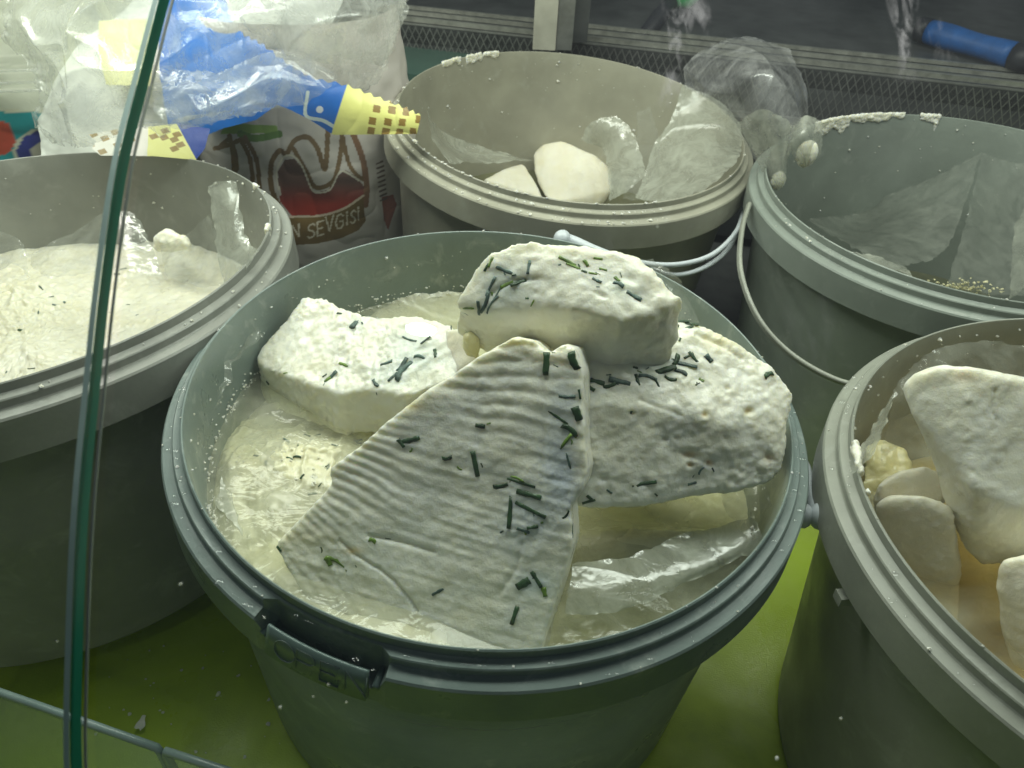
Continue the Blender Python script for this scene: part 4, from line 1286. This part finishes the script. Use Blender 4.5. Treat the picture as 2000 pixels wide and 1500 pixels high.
def cyl_surface(c, rx, ry, z0, z1, nu, nv, a0, a1, bulge=0.0, seed=0, rough=0.0015):
    a, z = np.meshgrid(np.linspace(a0, a1, nu), np.linspace(0, 1, nv), indexing='ij')
    s = 1 + bulge * np.sin(np.pi * z) - bulge * 0.6 * (z ** 4)
    V = np.c_[(c[0] + rx * s * np.cos(a)).ravel(), (c[1] + ry * s * np.sin(a)).ravel(), (z0 + (z1 - z0) * z).ravel()]
    N = np.c_[np.cos(a).ravel(), np.sin(a).ravel(), 0 * a.ravel()]
    V = V + N * (rough * fbm(V, .05, 3, seed=seed) * 3 - rough * ridged(V, .05, 2, seed))[:, None]
    return V


# package with brown band and lettering
pkc = aty(610, 400, .72)
V = cyl_surface((pkc[0], .735), .098, .085, 0.004, CAMH - .185, 330, 420, math.pi * 1.02, math.pi * 1.98, 0.10, 3, .0016)
P = proj(V)
col = np.tile(np.array([.60, .56, .52]), (len(V), 1))


def put(mask, c):
    col[mask] = c


def stroke(poly, w, c):
    put(seg_dist(P, catmull([(x, y, 0) for x, y in poly], 8 * len(poly))[:, :2]) < w, c)


BR = (.20, .13, .06)
put(poly_mask(P, [(515, 260), (545, 262), (540, 245), (440, 240), (430, 262)]), (.25, .42, .08))
stroke([(470, 262), (500, 270), (545, 262)], 7, (.12, .25, .05))
for pl in ([(425, 290), (450, 275), (462, 330), (440, 340)], [(448, 265), (455, 300), (458, 345)], [(470, 272), (488, 310), (495, 365)], [(478, 268), (500, 310), (508, 370)], [(420, 290), (450, 282), (470, 272)]):
    stroke(pl, 4.5, BR)
body = [(545, 370), (542, 335), (556, 312), (575, 310), (592, 330), (605, 360), (615, 375), (640, 372), (658, 345), (675, 332), (695, 345), (712, 365), (712, 380), (690, 405), (640, 420), (570, 422), (548, 395)]
put(poly_mask(P, body), (.16, .075, .055))
g = smooth(350, 410, P[:, 1])[:, None]; mk = poly_mask(P, body); col[mk] = (np.array([.15, .085, .07]) * (1 - g) + np.array([.36, .045, .03]) * g)[mk]
stroke([(543, 400), (530, 365), (530, 320), (545, 295), (560, 300), (575, 275), (600, 268), (620, 290), (635, 330), (640, 262), (640, 250)], 5, BR)
stroke([(573, 290), (598, 335), (615, 365), (640, 362), (655, 345), (665, 300), (668, 262)], 4.5, BR)
stroke([(548, 380), (540, 340), (553, 308), (573, 305), (590, 325), (608, 368), (620, 376), (645, 370), (665, 335), (690, 345), (700, 352)], 1.6, (.75, .70, .60))
stroke([(668, 262), (680, 315), (695, 340), (712, 352)], 4, BR)
stroke([(690, 262), (708, 310), (716, 360), (714, 400)], 6, (.24, .13, .07))
put(poly_mask(P, [(560, 424), (620, 423), (670, 410), (709, 384), (714, 432), (700, 450), (665, 466), (620, 476), (560, 480)]), (.19, .125, .045))
stroke([(560, 423), (620, 422), (670, 408), (710, 382)], 2.2, (.68, .56, .44))
# lettering  N SEVGiSi along the curved band
word = [('N', 571, 465, 15, 24), ('S', 601, 466, 18, 26), ('E', 620, 461, 15, 27), ('V', 636, 453, 18, 29), ('G', 655, 449, 18, 28), ('i', 675, 440, 14, 26), ('S', 685, 437, 12, 24), ('i', 697, 430, 14, 24)]
for ch, x, y, w, h in word:
    for st in STROKES[ch]:
        pts = [(x + u * w, y - v * h - u * w * 0.30) for u, v in st]
        put(seg_dist(P, pts) < 1.5, (.66, .60, .48))
# folded side seam and side print
put(poly_mask(P, [(745, 385), (768, 380), (775, 400), (758, 450), (750, 430)]), (.30, .10, .06))
for yy in range(320, 400, 9): stroke([(736 + (yy - 320) * .1, yy), (748 + (yy - 320) * .1, yy - 5)], 1.8, (.14, .10, .08))
col = np.clip(col, 0, 1)
pk = mesh_obj('snack_package', V, grid_faces(330, 420), M['print'], attr={'print': col})
tag(pk, 'plump printed package with brown swirls and a brown band of cream lettering', 'package')
gl_ = plain('green_yellow_pack', (.22, .26, .05), .4, 0, 30, .4, .1)
V = cyl_surface((aty(772, 420, .74)[0] - .004, .735), .016, .02, .004, CAMH - .270, 40, 60, math.pi, 2 * math.pi, .05, 9)
tag(mesh_obj('side_package', V, grid_faces(40, 60), gl_), 'green and yellow package edge between the printed package and warm grey bucket', 'package')

# blue and yellow wrapper sheet, pinked edges
nu, nv = 260, 230


def wrapper(corner, nu, nv, seed, paint, name, label, amp=.004, edge_cut=True):
    V = sheet(corner, nu, nv)
    N = vnormals(V, nu, nv)
    V = V + N * (fbm(V, .06, 3, seed=seed) * amp - ridged(V, .07, 2, seed) * amp * .6)[:, None]
    u, v = np.meshgrid(np.linspace(0, 1, nu), np.linspace(0, 1, nv), indexing='ij')
    P = proj(V)
    c = paint(u.ravel(), v.ravel(), P)
    o = mesh_obj(name, V, grid_faces(nu, nv), M['print'], attr={'print': c})
    tag(o, label, 'wrapper', 'blue and yellow wrappers')
    return o


def cut_faces(V, F, P, poly):
    ins = poly_mask(P, poly)
    return [tuple(f) for f in F if ins[list(f)].all()]


def zigzag(pts, n, amp):
    out = []
    Q = catmull([(x, y, 0) for x, y in pts], n)[:, :2]
    for i, q in enumerate(Q):
        t = Q[min(i + 1, n - 1)] - Q[max(i - 1, 0)]; t = t / (np.linalg.norm(t) + 1e-9)
        out.append(tuple(q + np.array([-t[1], t[0]]) * (amp if i % 2 else -amp)))
    return out


def cut_wrapper(rows, outline, paint, label, seed, amp=.004, n=(430, 430)):
    V = sheet(rows, *n)
    P = proj(V)
    N = vnormals(V, *n)
    F = cut_faces(V, grid_faces(*n), P, outline)
    V = V + N * (fbm(V, .06, 3, seed=seed) * amp - ridged(V, .07, 2, seed) * amp * .5)[:, None]
    c = paint(P)
    used = np.unique(np.array(F)); idx = -np.ones(len(V), int); idx[used] = np.arange(len(used))
    F = [tuple(idx[list(f)]) for f in F]
    o = mesh_obj('candy_wrapper', V[used], F, M['print'], attr={'print': c[used]})
    tag(o, label, 'wrapper', 'blue and yellow wrappers')
    return o


BLUE = np.array([.012, .13, .50])


def paintB(P):
    c = np.tile(BLUE, (len(P), 1))
    c += np.array([.01, .03, .06]) * (P[:, 0:1] < 480)
    wl = seg_dist(P, catmull([(600, 180, 0), (596, 225, 0), (630, 235, 0), (655, 248, 0)], 20)[:, :2]) < 3.5
    c[wl] = (.55, .62, .62)
    c[np.hypot(P[:, 0] - 624, P[:, 1] - 214) < 7] = (.6, .62, .66)
    y = P[:, 0] > 676 - (P[:, 1] - 165) * 0.29
    c[y] = (.74, .72, .24)
    th = math.radians(8)
    Wp = np.c_[P / 60, P[:, :1] * 0]
    P = P + 3.0 * np.c_[vnoise(Wp), vnoise(Wp + 9)]
    for (sx, sy) in [(740, 183), (768, 196), (795, 206), (821, 216), (735, 214), (764, 214), (792, 218), (820, 233), (727, 237), (756, 237), (784, 237), (725, 256), (752, 256), (778, 256), (806, 255), (810, 208)]:
        u = (P[:, 0] - sx) * math.cos(th) + (P[:, 1] - sy) * math.sin(th); v = -(P[:, 0] - sx) * math.sin(th) + (P[:, 1] - sy) * math.cos(th)
        c[(np.abs(u) < 7) & (np.abs(v) < 7) & y] = (.27, .17, .04)
    return c


outl = [(310, 20), (330, -40), (420, -60), (440, -10)] + zigzag([(445, 18), (470, 62), (510, 85), (560, 122), (610, 150), (680, 165), (740, 190), (790, 210), (826, 228)], 46, 3.2) + [(815, 262), (651, 263), (600, 232), (540, 205), (500, 235), (440, 250), (380, 275), (330, 250), (312, 150)]
cut_wrapper([[aty(300, -70, .70), aty(440, -70, .70), aty(600, -20, .68), aty(850, 100, .66)], [aty(300, 80, .67), aty(440, 60, .66), aty(600, 110, .63), aty(850, 180, .60)], [aty(300, 200, .65), aty(440, 190, .63), aty(620, 200, .605), aty(850, 240, .575)], [aty(300, 320, .64), aty(440, 300, .62), aty(640, 290, .60), aty(850, 300, .565)]], outl, paintB, 'large blue wrapper whose yellow tip with brown squares pokes from the bag', 4.0)


def paintL(P):
    c = np.tile(np.array([.72, .70, .26]), (len(P), 1))
    b_ = P[:, 0] > 352 + (P[:, 1] - 255) * 0.55
    for (sx, sy) in [(175, 283), (205, 270), (230, 283), (255, 272), (200, 296), (238, 298), (300, 266), (320, 268), (340, 272), (345, 262), (322, 255), (352, 282), (340, 290), (182, 262), (225, 258)]:
        u = (P[:, 0] - sx) * .8 - (P[:, 1] - sy) * .6; v = (P[:, 0] - sx) * .3 + (P[:, 1] - sy) * .9
        c[(np.abs(u) < 7) & (np.abs(v) < 5)] = (.28, .19, .05)
    c[b_] = (.015, .05, .30)
    c[(P[:, 0] < 288) & (c[:, 2] > .2)] = (.70, .68, .60)
    return c


cut_wrapper([[aty(140, 230, .60), aty(300, 225, .60), aty(440, 230, .60)], [aty(140, 320, .56), aty(300, 325, .57), aty(440, 340, .57)]], [(172, 262), (230, 252), (260, 250), (350, 240), (410, 250), (400, 290), (382, 312), (300, 305), (196, 304), (178, 290), (186, 276)], paintL, 'small yellow wrapper corner with brown squares just above the grey bucket rim', 6.0, .002, (200, 240))


def paintY(P):
    c = np.tile(np.array([.74, .73, .36]), (len(P), 1)) + 0.06 * np.sin(P[:, 0:1] / 30)
    return np.clip(c, 0, 1)


cut_wrapper([[aty(150, 20, .70), aty(330, 20, .70)], [aty(160, 180, .66), aty(330, 180, .66)]], [(190, 38), (300, 36), (300, 170), (205, 165), (190, 100)], paintY, 'pale yellow wrapper patch seen through the clear bag', 7.0, .004, (120, 120))
# pale crumpled inner sack
film('white_sack', [[aty(-60, -60, .80), aty(140, -60, .78), aty(420, -60, .78), aty(700, -60, .80)], [aty(-60, 80, .76), aty(140, 80, .72), aty(420, 90, .74), aty(640, 60, .78)], [aty(60, 200, .70), aty(180, 190, .68), aty(420, 190, .70), aty(560, 150, .76)], [aty(80, 330, .66), aty(200, 320, .64), aty(350, 320, .66), aty(400, 300, .70)]],
     plain('white_paper', (.74, .76, .70), .5, 0, 20, .1, .2), 'crumpled white paper sack inside the clear bag', 'sack', 120, 140, .010, .06, 50.)

# clear carrier bag over them
CB = film('clear_bag', [[aty(20, -60, .66), aty(120, -60, .64), aty(260, -60, .62), aty(420, -60, .62), aty(620, -60, .64), aty(790, -60, .70)],
                   [aty(20, 40, .64), aty(110, 30, .60), aty(250, 30, .58), aty(420, 20, .58), aty(640, 10, .61), aty(788, 20, .69)],
                   [aty(55, 120, .62), aty(130, 120, .57), aty(250, 110, .555), aty(430, 100, .57), aty(640, 85, .61), aty(762, 80, .68)],
                   [aty(82, 190, .60), aty(150, 190, .555), aty(260, 190, .55), aty(430, 170, .57), aty(600, 140, .60), aty(748, 130, .67)],
                   [aty(72, 240, .60), aty(150, 250, .555), aty(260, 260, .55), aty(400, 235, .56), aty(560, 190, .59), aty(735, 165, .66)],
                   [aty(100, 285, .59), aty(160, 285, .56), aty(260, 275, .555), aty(340, 262, .555), aty(520, 225, .58), aty(700, 175, .64)]],
     M['bag'], 'big crumpled clear carrier bag in the lamp glare above the grey bucket', 'plastic bag', 230, 300, .011, .045, 51., edge=.004, ridge=2.2)
film('bag_handle_flap', [[aty(300, 140, .58), aty(430, 140, .575), aty(540, 100, .59), aty(660, 150, .60)], [aty(300, 200, .56), aty(420, 195, .55), aty(520, 160, .56), aty(640, 175, .58)], [aty(300, 215, .55), aty(340, 250, .54), aty(440, 235, .55), aty(600, 200, .57)]],
     M['bag_thin'], None, None, 100, 120, .004, .03, 52., parent=CB, ridge=1.8)
film('bag_crown', [[aty(430, -60, .60), aty(560, -60, .60), aty(700, -60, .62), aty(800, -50, .66)], [aty(450, 30, .60), aty(560, 40, .59), aty(680, 50, .61), aty(775, 55, .66)], [aty(520, 100, .60), aty(600, 120, .595), aty(690, 130, .62), aty(750, 120, .66)]],
     M['bag'], None, None, 110, 110, .011, .04, 53., parent=CB, ridge=2)
# ribbed white sack far left + teal tub
V = cyl_surface((-.50, .80), .15, .12, 0.004, CAMH - .12, 160, 200, math.pi, 2 * math.pi, .03, 12, .001)
Pq = proj(V)
c = np.tile(np.array([.72, .74, .62]), (len(V), 1))
for yv in (108, 128, 142, 158, 176): c[np.abs(Pq[:, 1] - yv - (Pq[:, 0]) * -.03) < 2] = (.85, .86, .74)
c[Pq[:, 1] > 216] = (.02, .30, .33)
c[(Pq[:, 1] > 214) & (Pq[:, 1] < 219)] = (.7, .7, .55)
c[np.hypot((Pq[:, 0] + 12) / 42, (Pq[:, 1] - 270) / 36) < 1] = (.55, .08, .05)
e_ = np.hypot((Pq[:, 0] - 92) / 60, (Pq[:, 1] - 300) / 46)
c[e_ < 1.12] = (.62, .62, .50); c[e_ < 1] = (.04, .05, .26); c[e_ < .55] = (.55, .52, .42)
tb = mesh_obj('printed_tub', V, grid_faces(160, 200), M['print'], attr={'print': c})
tag(tb, 'pale tub with a teal, red and navy label behind the grey bucket', 'tub')
bd = MB()
for yv in (136, 160, 176): bd.tube(catmull([aty(-30, yv + 4, .675), aty(30, yv + 2, .668), aty(80, yv, .67)], 10), .0012, 6)
bd.build('lid_rib', M['bag'], tb)

# ------------------------------------------------------------------ tools on the back counter
def tool(pa, pc, r, z, mats, label, name, cat):
    a, c_ = at(*pa, z), at(*pc, z)
    o = empty(name, (a + c_) / 2); tag(o, label, cat)
    d = c_ - a
    P_ = [a + d * t for t in np.linspace(0, 1, 14)]
    mb = MB(); mb.tube(P_, [r * (0.96 + 0.06 * math.sin(k * .6)) for k in range(14)], 18); mb.build('grip', mats[0], o)
    e0 = d / np.linalg.norm(d)
    mb = MB(); mb.tube([a - e0 * .014, a - e0 * .012, a - e0 * .001], [r * .8, r * 1.02, r * 1.02], 18); mb.build('end_cap', mats[1], o)
    mb = MB(); mb.tube([c_ + e0 * .001, c_ + e0 * .012, c_ + e0 * .03], [r * 1.03, r * 1.03, r * .7], 18); mb.build('collar', mats[1], o)
    return o


tool((1815, 62), (1978, 108), .0135, ZL + .016, (M['blue_grip'], M['black_rubber']), 'blue rubber tool handle with black ends lying on the back counter', 'tool_handle', 'handle')
gt = at(1335, 8, ZL + .02)
o = empty('marker_pen', gt); tag(o, 'black marker with a green cap and a thin white wire, near the post', 'marker')
mb = MB(); mb.tube([aty(1300, -8, gt[1]), aty(1345, -4, gt[1]), aty(1362, -14, gt[1])], [.012, .013, .008], 14); mb.build('cap', M['green_cap'], o)
mb = MB(); mb.tube([aty(1312, 4, gt[1] - .01), aty(1290, 30, gt[1] - .03), aty(1262, 66, gt[1] - .05), aty(1246, 84, gt[1] - .06)], [.008, .010, .009, .004], 12); mb.build('barrel', M['black_rubber'], o)
mb = MB(); mb.tube(catmull([aty(1212, 110, gt[1] - .06), aty(1245, 104, gt[1] - .06), aty(1275, 90, gt[1] - .06), aty(1300, 66, gt[1] - .05)], 12), .0011, 6); mb.build('wire', M['white_pl'], o)

# ------------------------------------------------------------------ crumbs, crusts and drops
def lump_mesh(c, r, rnd, mb, flat=.6):
    seg, rings = 7, 4
    base = len(mb.v)
    ph = rnd.uniform(0, 6)
    for i in range(rings + 1):
        th = math.pi * i / rings
        for k in range(seg):
            w = 2 * math.pi * k / seg + ph
            q = r * (1 + rnd.uniform(-.55, .35))
            mb.v.append((c[0] + q * math.sin(th) * math.cos(w), c[1] + q * math.sin(th) * math.sin(w), c[2] + q * flat * math.cos(th)))
    for i in range(rings):
        for k in range(seg):
            k2 = (k + 1) % seg
            mb.f.append((base + i * seg + k, base + (i + 1) * seg + k, base + (i + 1) * seg + k2, base + i * seg + k2))


def crumb_field(name, parent, gen, n, rnd, mat='crumb'):
    mb = MB()
    for _ in range(n):
        c_, r = gen(rnd)
        lump_mesh(c_, r, rnd, mb)
    o = mesh_obj(name, mb.v, mb.f, M[mat], parent, sm=False, attr={'tint': np.ones((len(mb.v), 3))})
    o['kind'] = 'stuff'
    return o


def rim_crumbs(b, n, a0, a1, seed, rmax=.0014):
    rnd = random.Random(seed)

    def gen(r_):
        a = r_.uniform(a0, a1)
        k = r_.random()
        if k < .35: q, h = b.R - .0004, .0004
        elif k < .7: q, h = b.R + r_.uniform(.0015, .004), -.0050
        else: q, h = b.R + r_.uniform(.0055, .0098), -.0103
        return b.pt(q, a, h), abs(r_.gauss(0, .4)) * rmax + .0003
    return crumb_field('crumbs', b.root, gen, n, rnd)


def wall_crumbs(b, n, a0, a1, h0, h1, seed, rmax=.0013):
    rnd = random.Random(seed)

    def gen(r_):
        a = r_.uniform(a0, a1); h = h0 + (h1 - h0) * r_.random() ** 1.5
        q = b.R - .0022 - max(0, -h - .014) * (b.R - b.rb) / (b.D - .014)
        return b.pt(q, a, h), abs(r_.gauss(0, .4)) * rmax + .00025
    return crumb_field('wall_crumbs', b.root, gen, n, rnd)


PI = math.pi
rim_crumbs(main, 50, 0, 2 * PI, 1, .0007); rim_crumbs(left, 50, -1.6, 1.2, 2, .0016); rim_crumbs(backc, 200, PI * 1.0, PI * 1.65, 3, .0016); rim_crumbs(backc, 60, 0, 2 * PI, 4, .0012)
rim_crumbs(backr, 45, PI, 2 * PI, 5, .0009); rim_crumbs(right, 30, PI * .6, PI * 1.7, 6, .0009)
wall_crumbs(main, 120, .3, PI * 1.15, -.012, -.044, 7, .0010); wall_crumbs(left, 70, -.4, PI * .8, -.004, -.05, 8, .0016); wall_crumbs(backc, 90, .2, PI * .95, -.004, -.09, 9, .0014)
wall_crumbs(backr, 50, .8, PI * 1.1, -.004, -.09, 10, .0014); wall_crumbs(right, 40, 1.2, PI * 1.2, -.004, -.05, 11, .0013)


def crust(b, spans, seed, name='cheese_crust', drop=.010):
    """white crust dried on the lip and running down inside"""
    rnd = random.Random(seed)
    mb = MB()
    for a0, a1, dp in spans:
        n = int(abs(a1 - a0) * b.R / .0011)
        for k in range(n):
            a = a0 + (a1 - a0) * k / n
            d = dp * (0.25 + 0.75 * abs(float(vnoise(np.array([[a * 22, seed, .3]]))[0])))
            h = .0012
            while h > -d:
                q = b.R - .0014
                lump_mesh(b.pt(q + rnd.uniform(-.0004, .0005), a, h), rnd.uniform(.0009, .0019), rnd, mb, .8)
                h -= .0014
    V, N, F = remeshed(mb.v, mb.f, .0007, 3)
    V = V + N * (0.0005 * fbm(V, .004, 3, seed=seed))[:, None]
    o = mesh_obj(name, V, F, M['crumb'], b.root, attr={'tint': np.ones((len(V), 3))})
    o['kind'] = 'stuff'
    return o


def ang(b, x, y): return angle_of(b, x, y)[0]


crust(backr, [(ang(backr, 1600, 245), ang(backr, 1668, 232), .020), (ang(backr, 1665, 232), ang(backr, 1770, 226), .008), (ang(backr, 1800, 226), ang(backr, 1830, 228), .006), (ang(backr, 1836, 236), ang(backr, 1842, 238), .016)], 3)
crust(backc, [(ang(backc, 868, 125), ang(backc, 900, 114), .006), (ang(backc, 912, 112), ang(backc, 940, 106), .014), (ang(backc, 945, 106), ang(backc, 975, 103), .006)], 5)
crust(right, [(ang(right, 1637, 870), ang(right, 1645, 910), .004), (ang(right, 1637, 860), ang(right, 1652, 925), .003), (ang(right, 1680, 960), ang(right, 1683, 968), .003)], 7)
crust(left, [(ang(left, 500, 362), ang(left, 507, 366), .004), (ang(left, 533, 440), ang(left, 531, 452), .008)], 8)
# pale scum line where brine meets wall of the sage bucket
rnd = random.Random(17)


def gen_ring(r_):
    a = r_.uniform(1.4, PI * 1.5)
    h = HB + r_.uniform(-.002, .008)
    q = main.R - .0022 - (-h - .014) * (main.R - main.rb) / (main.D - .014) - r_.uniform(0, .003)
    return main.pt(q, a, h), r_.uniform(.0003, .0010)


crumb_field('curd_scum', main.root, gen_ring, 300, rnd)


def gen_curd(r_):
    x, y = r_.gauss(560, 110), r_.gauss(880, 80)
    d = Vector(ray(x, y)).normalized(); hit = cbv.ray_cast(Vector((0, 0, CAMH)), d)[0]
    if hit is None: return (0, .3, -.05), .0005
    return tuple(hit), abs(r_.gauss(0, .5)) * .0012 + .0003


o = crumb_field('curd_grains', None, gen_curd, 110, rnd, 'curd')
for (x0, y0, sx, sy, n, mx_, lab, obj) in ((800, 568, 60, 12, 60, .0025, '', main), (850, 545, 40, 8, 26, .003, '', main)):
    def gen_b(r_):
        p = at(r_.gauss(x0, sx), r_.gauss(y0, sy), -.299)
        return p, abs(r_.gauss(0, .5)) * mx_ + .0006
    crumb_field('curd_grains', main.root, gen_b, n, rnd, 'curd')
def gen_e(r_):
    return at(r_.gauss(850, 18), r_.gauss(560, 3), -.396), .001
def gen_br(r_):
    return aty(r_.gauss(1880, 38), r_.gauss(562, 8), .53), r_.uniform(.0003, .0015)
crumb_field('wall_crumbs', backr.root, gen_br, 150, rnd, 'cheese_fat')

# flake and crumbs on the lime board
c0 = at(278, 1416, -.4735)
V = sheet([[c0 + np.array([-.006, -.005, .003]), c0 + np.array([.002, -.006, .002])], [c0 + np.array([-.004, .0, .004]), c0 + np.array([.004, .001, .003])], [c0 + np.array([-.001, .006, .002]), c0 + np.array([.003, .007, .003])]], 26, 16)
V = c0 + (V - c0) * np.array([.62, .62, 1])
V[:, 2] += .0015 * fbm(V, .004, 2); V[:, :2] += (.002 * np.c_[fbm(V, .004, 2, seed=2), fbm(V, .004, 2, seed=5)])
tag(mesh_obj('cheese_flake', V, grid_faces(26, 16), M['crumb'], attr={'tint': np.ones((len(V), 3))}), 'single white cheese flake lying on the lime board', 'cheese flake')
def gen_f(r_):
    return at(r_.uniform(180, 620), r_.uniform(1230, 1480), -.4745), abs(r_.gauss(0, .4)) * .0014 + .0003
tag(crumb_field('board_crumbs', None, gen_f, 40, rnd), kind='stuff')


def drops(b, n, a0, a1, seed):
    rnd = random.Random(seed); mb = MB()
    for _ in range(n):
        a = rnd.uniform(a0, a1); r = abs(rnd.gauss(0, .5)) * .0016 + .0005
        if rnd.random() < .5: q, h = b.R + .0028, -.0051
        else: q, h = b.R + rnd.uniform(.006, .009), -.0104
        mb.ball(b.pt(q, a, h), r, 10, 6, (1.2, 1, .45))
    o = mb.build('water_drops', M['drop'], b.root); o['kind'] = 'stuff'


drops(main, 90, PI * .9, PI * 2.1, 1); drops(right, 60, PI * .6, PI * 1.7, 2)
# spatter on the glass
mb = MB(); rnd = random.Random(5)
def glass_at(x, y):
    d = ray(x, y); best = None
    for i in range(len(outer) - 1):
        a, b_ = inner[i], inner[i + 1]
        # intersect ray (y,z) with segment
        A_ = np.array([[d[1], a[0] - b_[0]], [d[2], a[1] - b_[1]]])
        if abs(np.linalg.det(A_)) < 1e-12: continue
        t, s = np.linalg.solve(A_, a)
        if 0 <= s <= 1 and t > 0: return np.array([d[0] * t, d[1] * t, d[2] * t + CAMH]), NRM[i]
    return None, None
for (x, y, r) in [(350, 1143, 5), (640, 1340, 4), (610, 1364, 3), (545, 1385, 4), (108, 1255, 2), (675, 1375, 3), (1520, 1485, 5), (1645, 1407, 4), (1285, 440, 3)]:
    p, n_ = glass_at(x, y)
    if p is None: continue
    lump_mesh(p + np.array([0, -n_[0], -n_[1]]) * .0008, r * .15 / FPX, rnd, mb, 1)
o = mesh_obj('glass_spatter', mb.v, mb.f, M['crumb'], attr={'tint': np.ones((len(mb.v), 3))}); tag(o, kind='stuff')

# milky runs dried on the outside of the glass
m, nt, b = new_mat('milk_run'); M['run'] = m
tr = node(nt, 'ShaderNodeBsdfTransparent'); mx = node(nt, 'ShaderNodeMixShader')
b.inputs['Base Color'].default_value = (.8, .82, .8, 1); b.inputs['Roughness'].default_value = .6
f = ramp(nt, noise_fac(nt, 160, 5, .65, .6, (1.6, .5, .5)), [(.46, (0, 0, 0)), (.66, (.5, .5, .5))])
va_ = node(nt, 'ShaderNodeVertexColor', layer_name='fade')
ml = node(nt, 'ShaderNodeMath', operation='MULTIPLY'); nt.links.new(f, ml.inputs[0]); nt.links.new(va_.outputs[0], ml.inputs[1])
nt.links.new(ml.outputs[0], mx.inputs[0]); nt.links.new(tr.outputs[0], mx.inputs[1]); nt.links.new(b.outputs[0], mx.inputs[2])
nt.links.new(mx.outputs[0], nt.nodes['Material Output'].inputs[0])
gp = [o for o in COL.objects if o.name.startswith('glass_pane')][-1]
for (xa, ya, xb, yb, wd, k) in [(1325, -20, 1300, 240, 38, 1.0), (1350, 20, 1385, 130, 22, .7), (1742, -20, 1752, 190, 34, 1.0), (1790, 60, 1830, 150, 40, .5), (1180, 430, 1190, 520, 30, .35), (1560, 560, 1580, 820, 60, .3)]:
    nu_, nv_ = 30, 12
    V = []; fd = []
    for i in range(nu_):
        for j in range(nv_):
            t, w_ = i / (nu_ - 1), j / (nv_ - 1) * 2 - 1
            p, n_ = glass_at(xa + (xb - xa) * t + w_ * wd * (0.7 + .3 * math.sin(t * 7)), ya + (yb - ya) * t)
            V.append(p + np.array([0, n_[0], n_[1]]) * (TH + .0004)); fd.append([(1 - w_ * w_) * math.sin(math.pi * t) ** .7 * k] * 3)
    mesh_obj('milk_smear', np.array(V), grid_faces(nu_, nv_), M['run'], gp, attr={'fade': np.array(fd)})

# round ceiling lamp of the shop, seen mirrored in the curved glass
def mirror_at(x, y, H):
    p, n_ = glass_at(x, y)
    d = ray(x, y); d = d / np.linalg.norm(d)
    n3 = np.array([0, n_[0], n_[1]])
    r = d - 2 * (d @ n3) * n3
    t = (H - p[2]) / r[2]
    return p + r * t
HL = 2.1
try:
    cc = mirror_at(822, 653, HL)
    w1 = mirror_at(852, 662, HL); w2 = mirror_at(822, 640, HL)
    print('LAMP', cc, w1, w2)
    rx = abs(w1[0] - cc[0]); ry = abs(w2[1] - cc[1])
    mb = MB(); n = 40
    r0 = max(.03, min(.25, rx))
    ring = [(cc[0] + r0 * math.cos(2 * PI * k / n), cc[1] + r0 * math.sin(2 * PI * k / n), HL) for k in range(n)]
    mb.add(ring, [tuple(range(n))[::-1]])
    lamp = mb.build('diffuser', M['lamp'], None, sm=False)
    rootl = empty('ceiling_lamp', cc); tag(rootl, 'round white ceiling lamp mirrored as an oval in the case glass', 'lamp')
    lamp.parent = rootl; lamp.matrix_parent_inverse = rootl.matrix_world.inverted()
    mb = MB(); mb.tube([(cc[0], cc[1], HL + .002), (cc[0], cc[1], HL + .05)], r0 * 1.05, 40); mb.build('housing', M['steel'], rootl)
except Exception as ex:
    print('no lamp', ex)
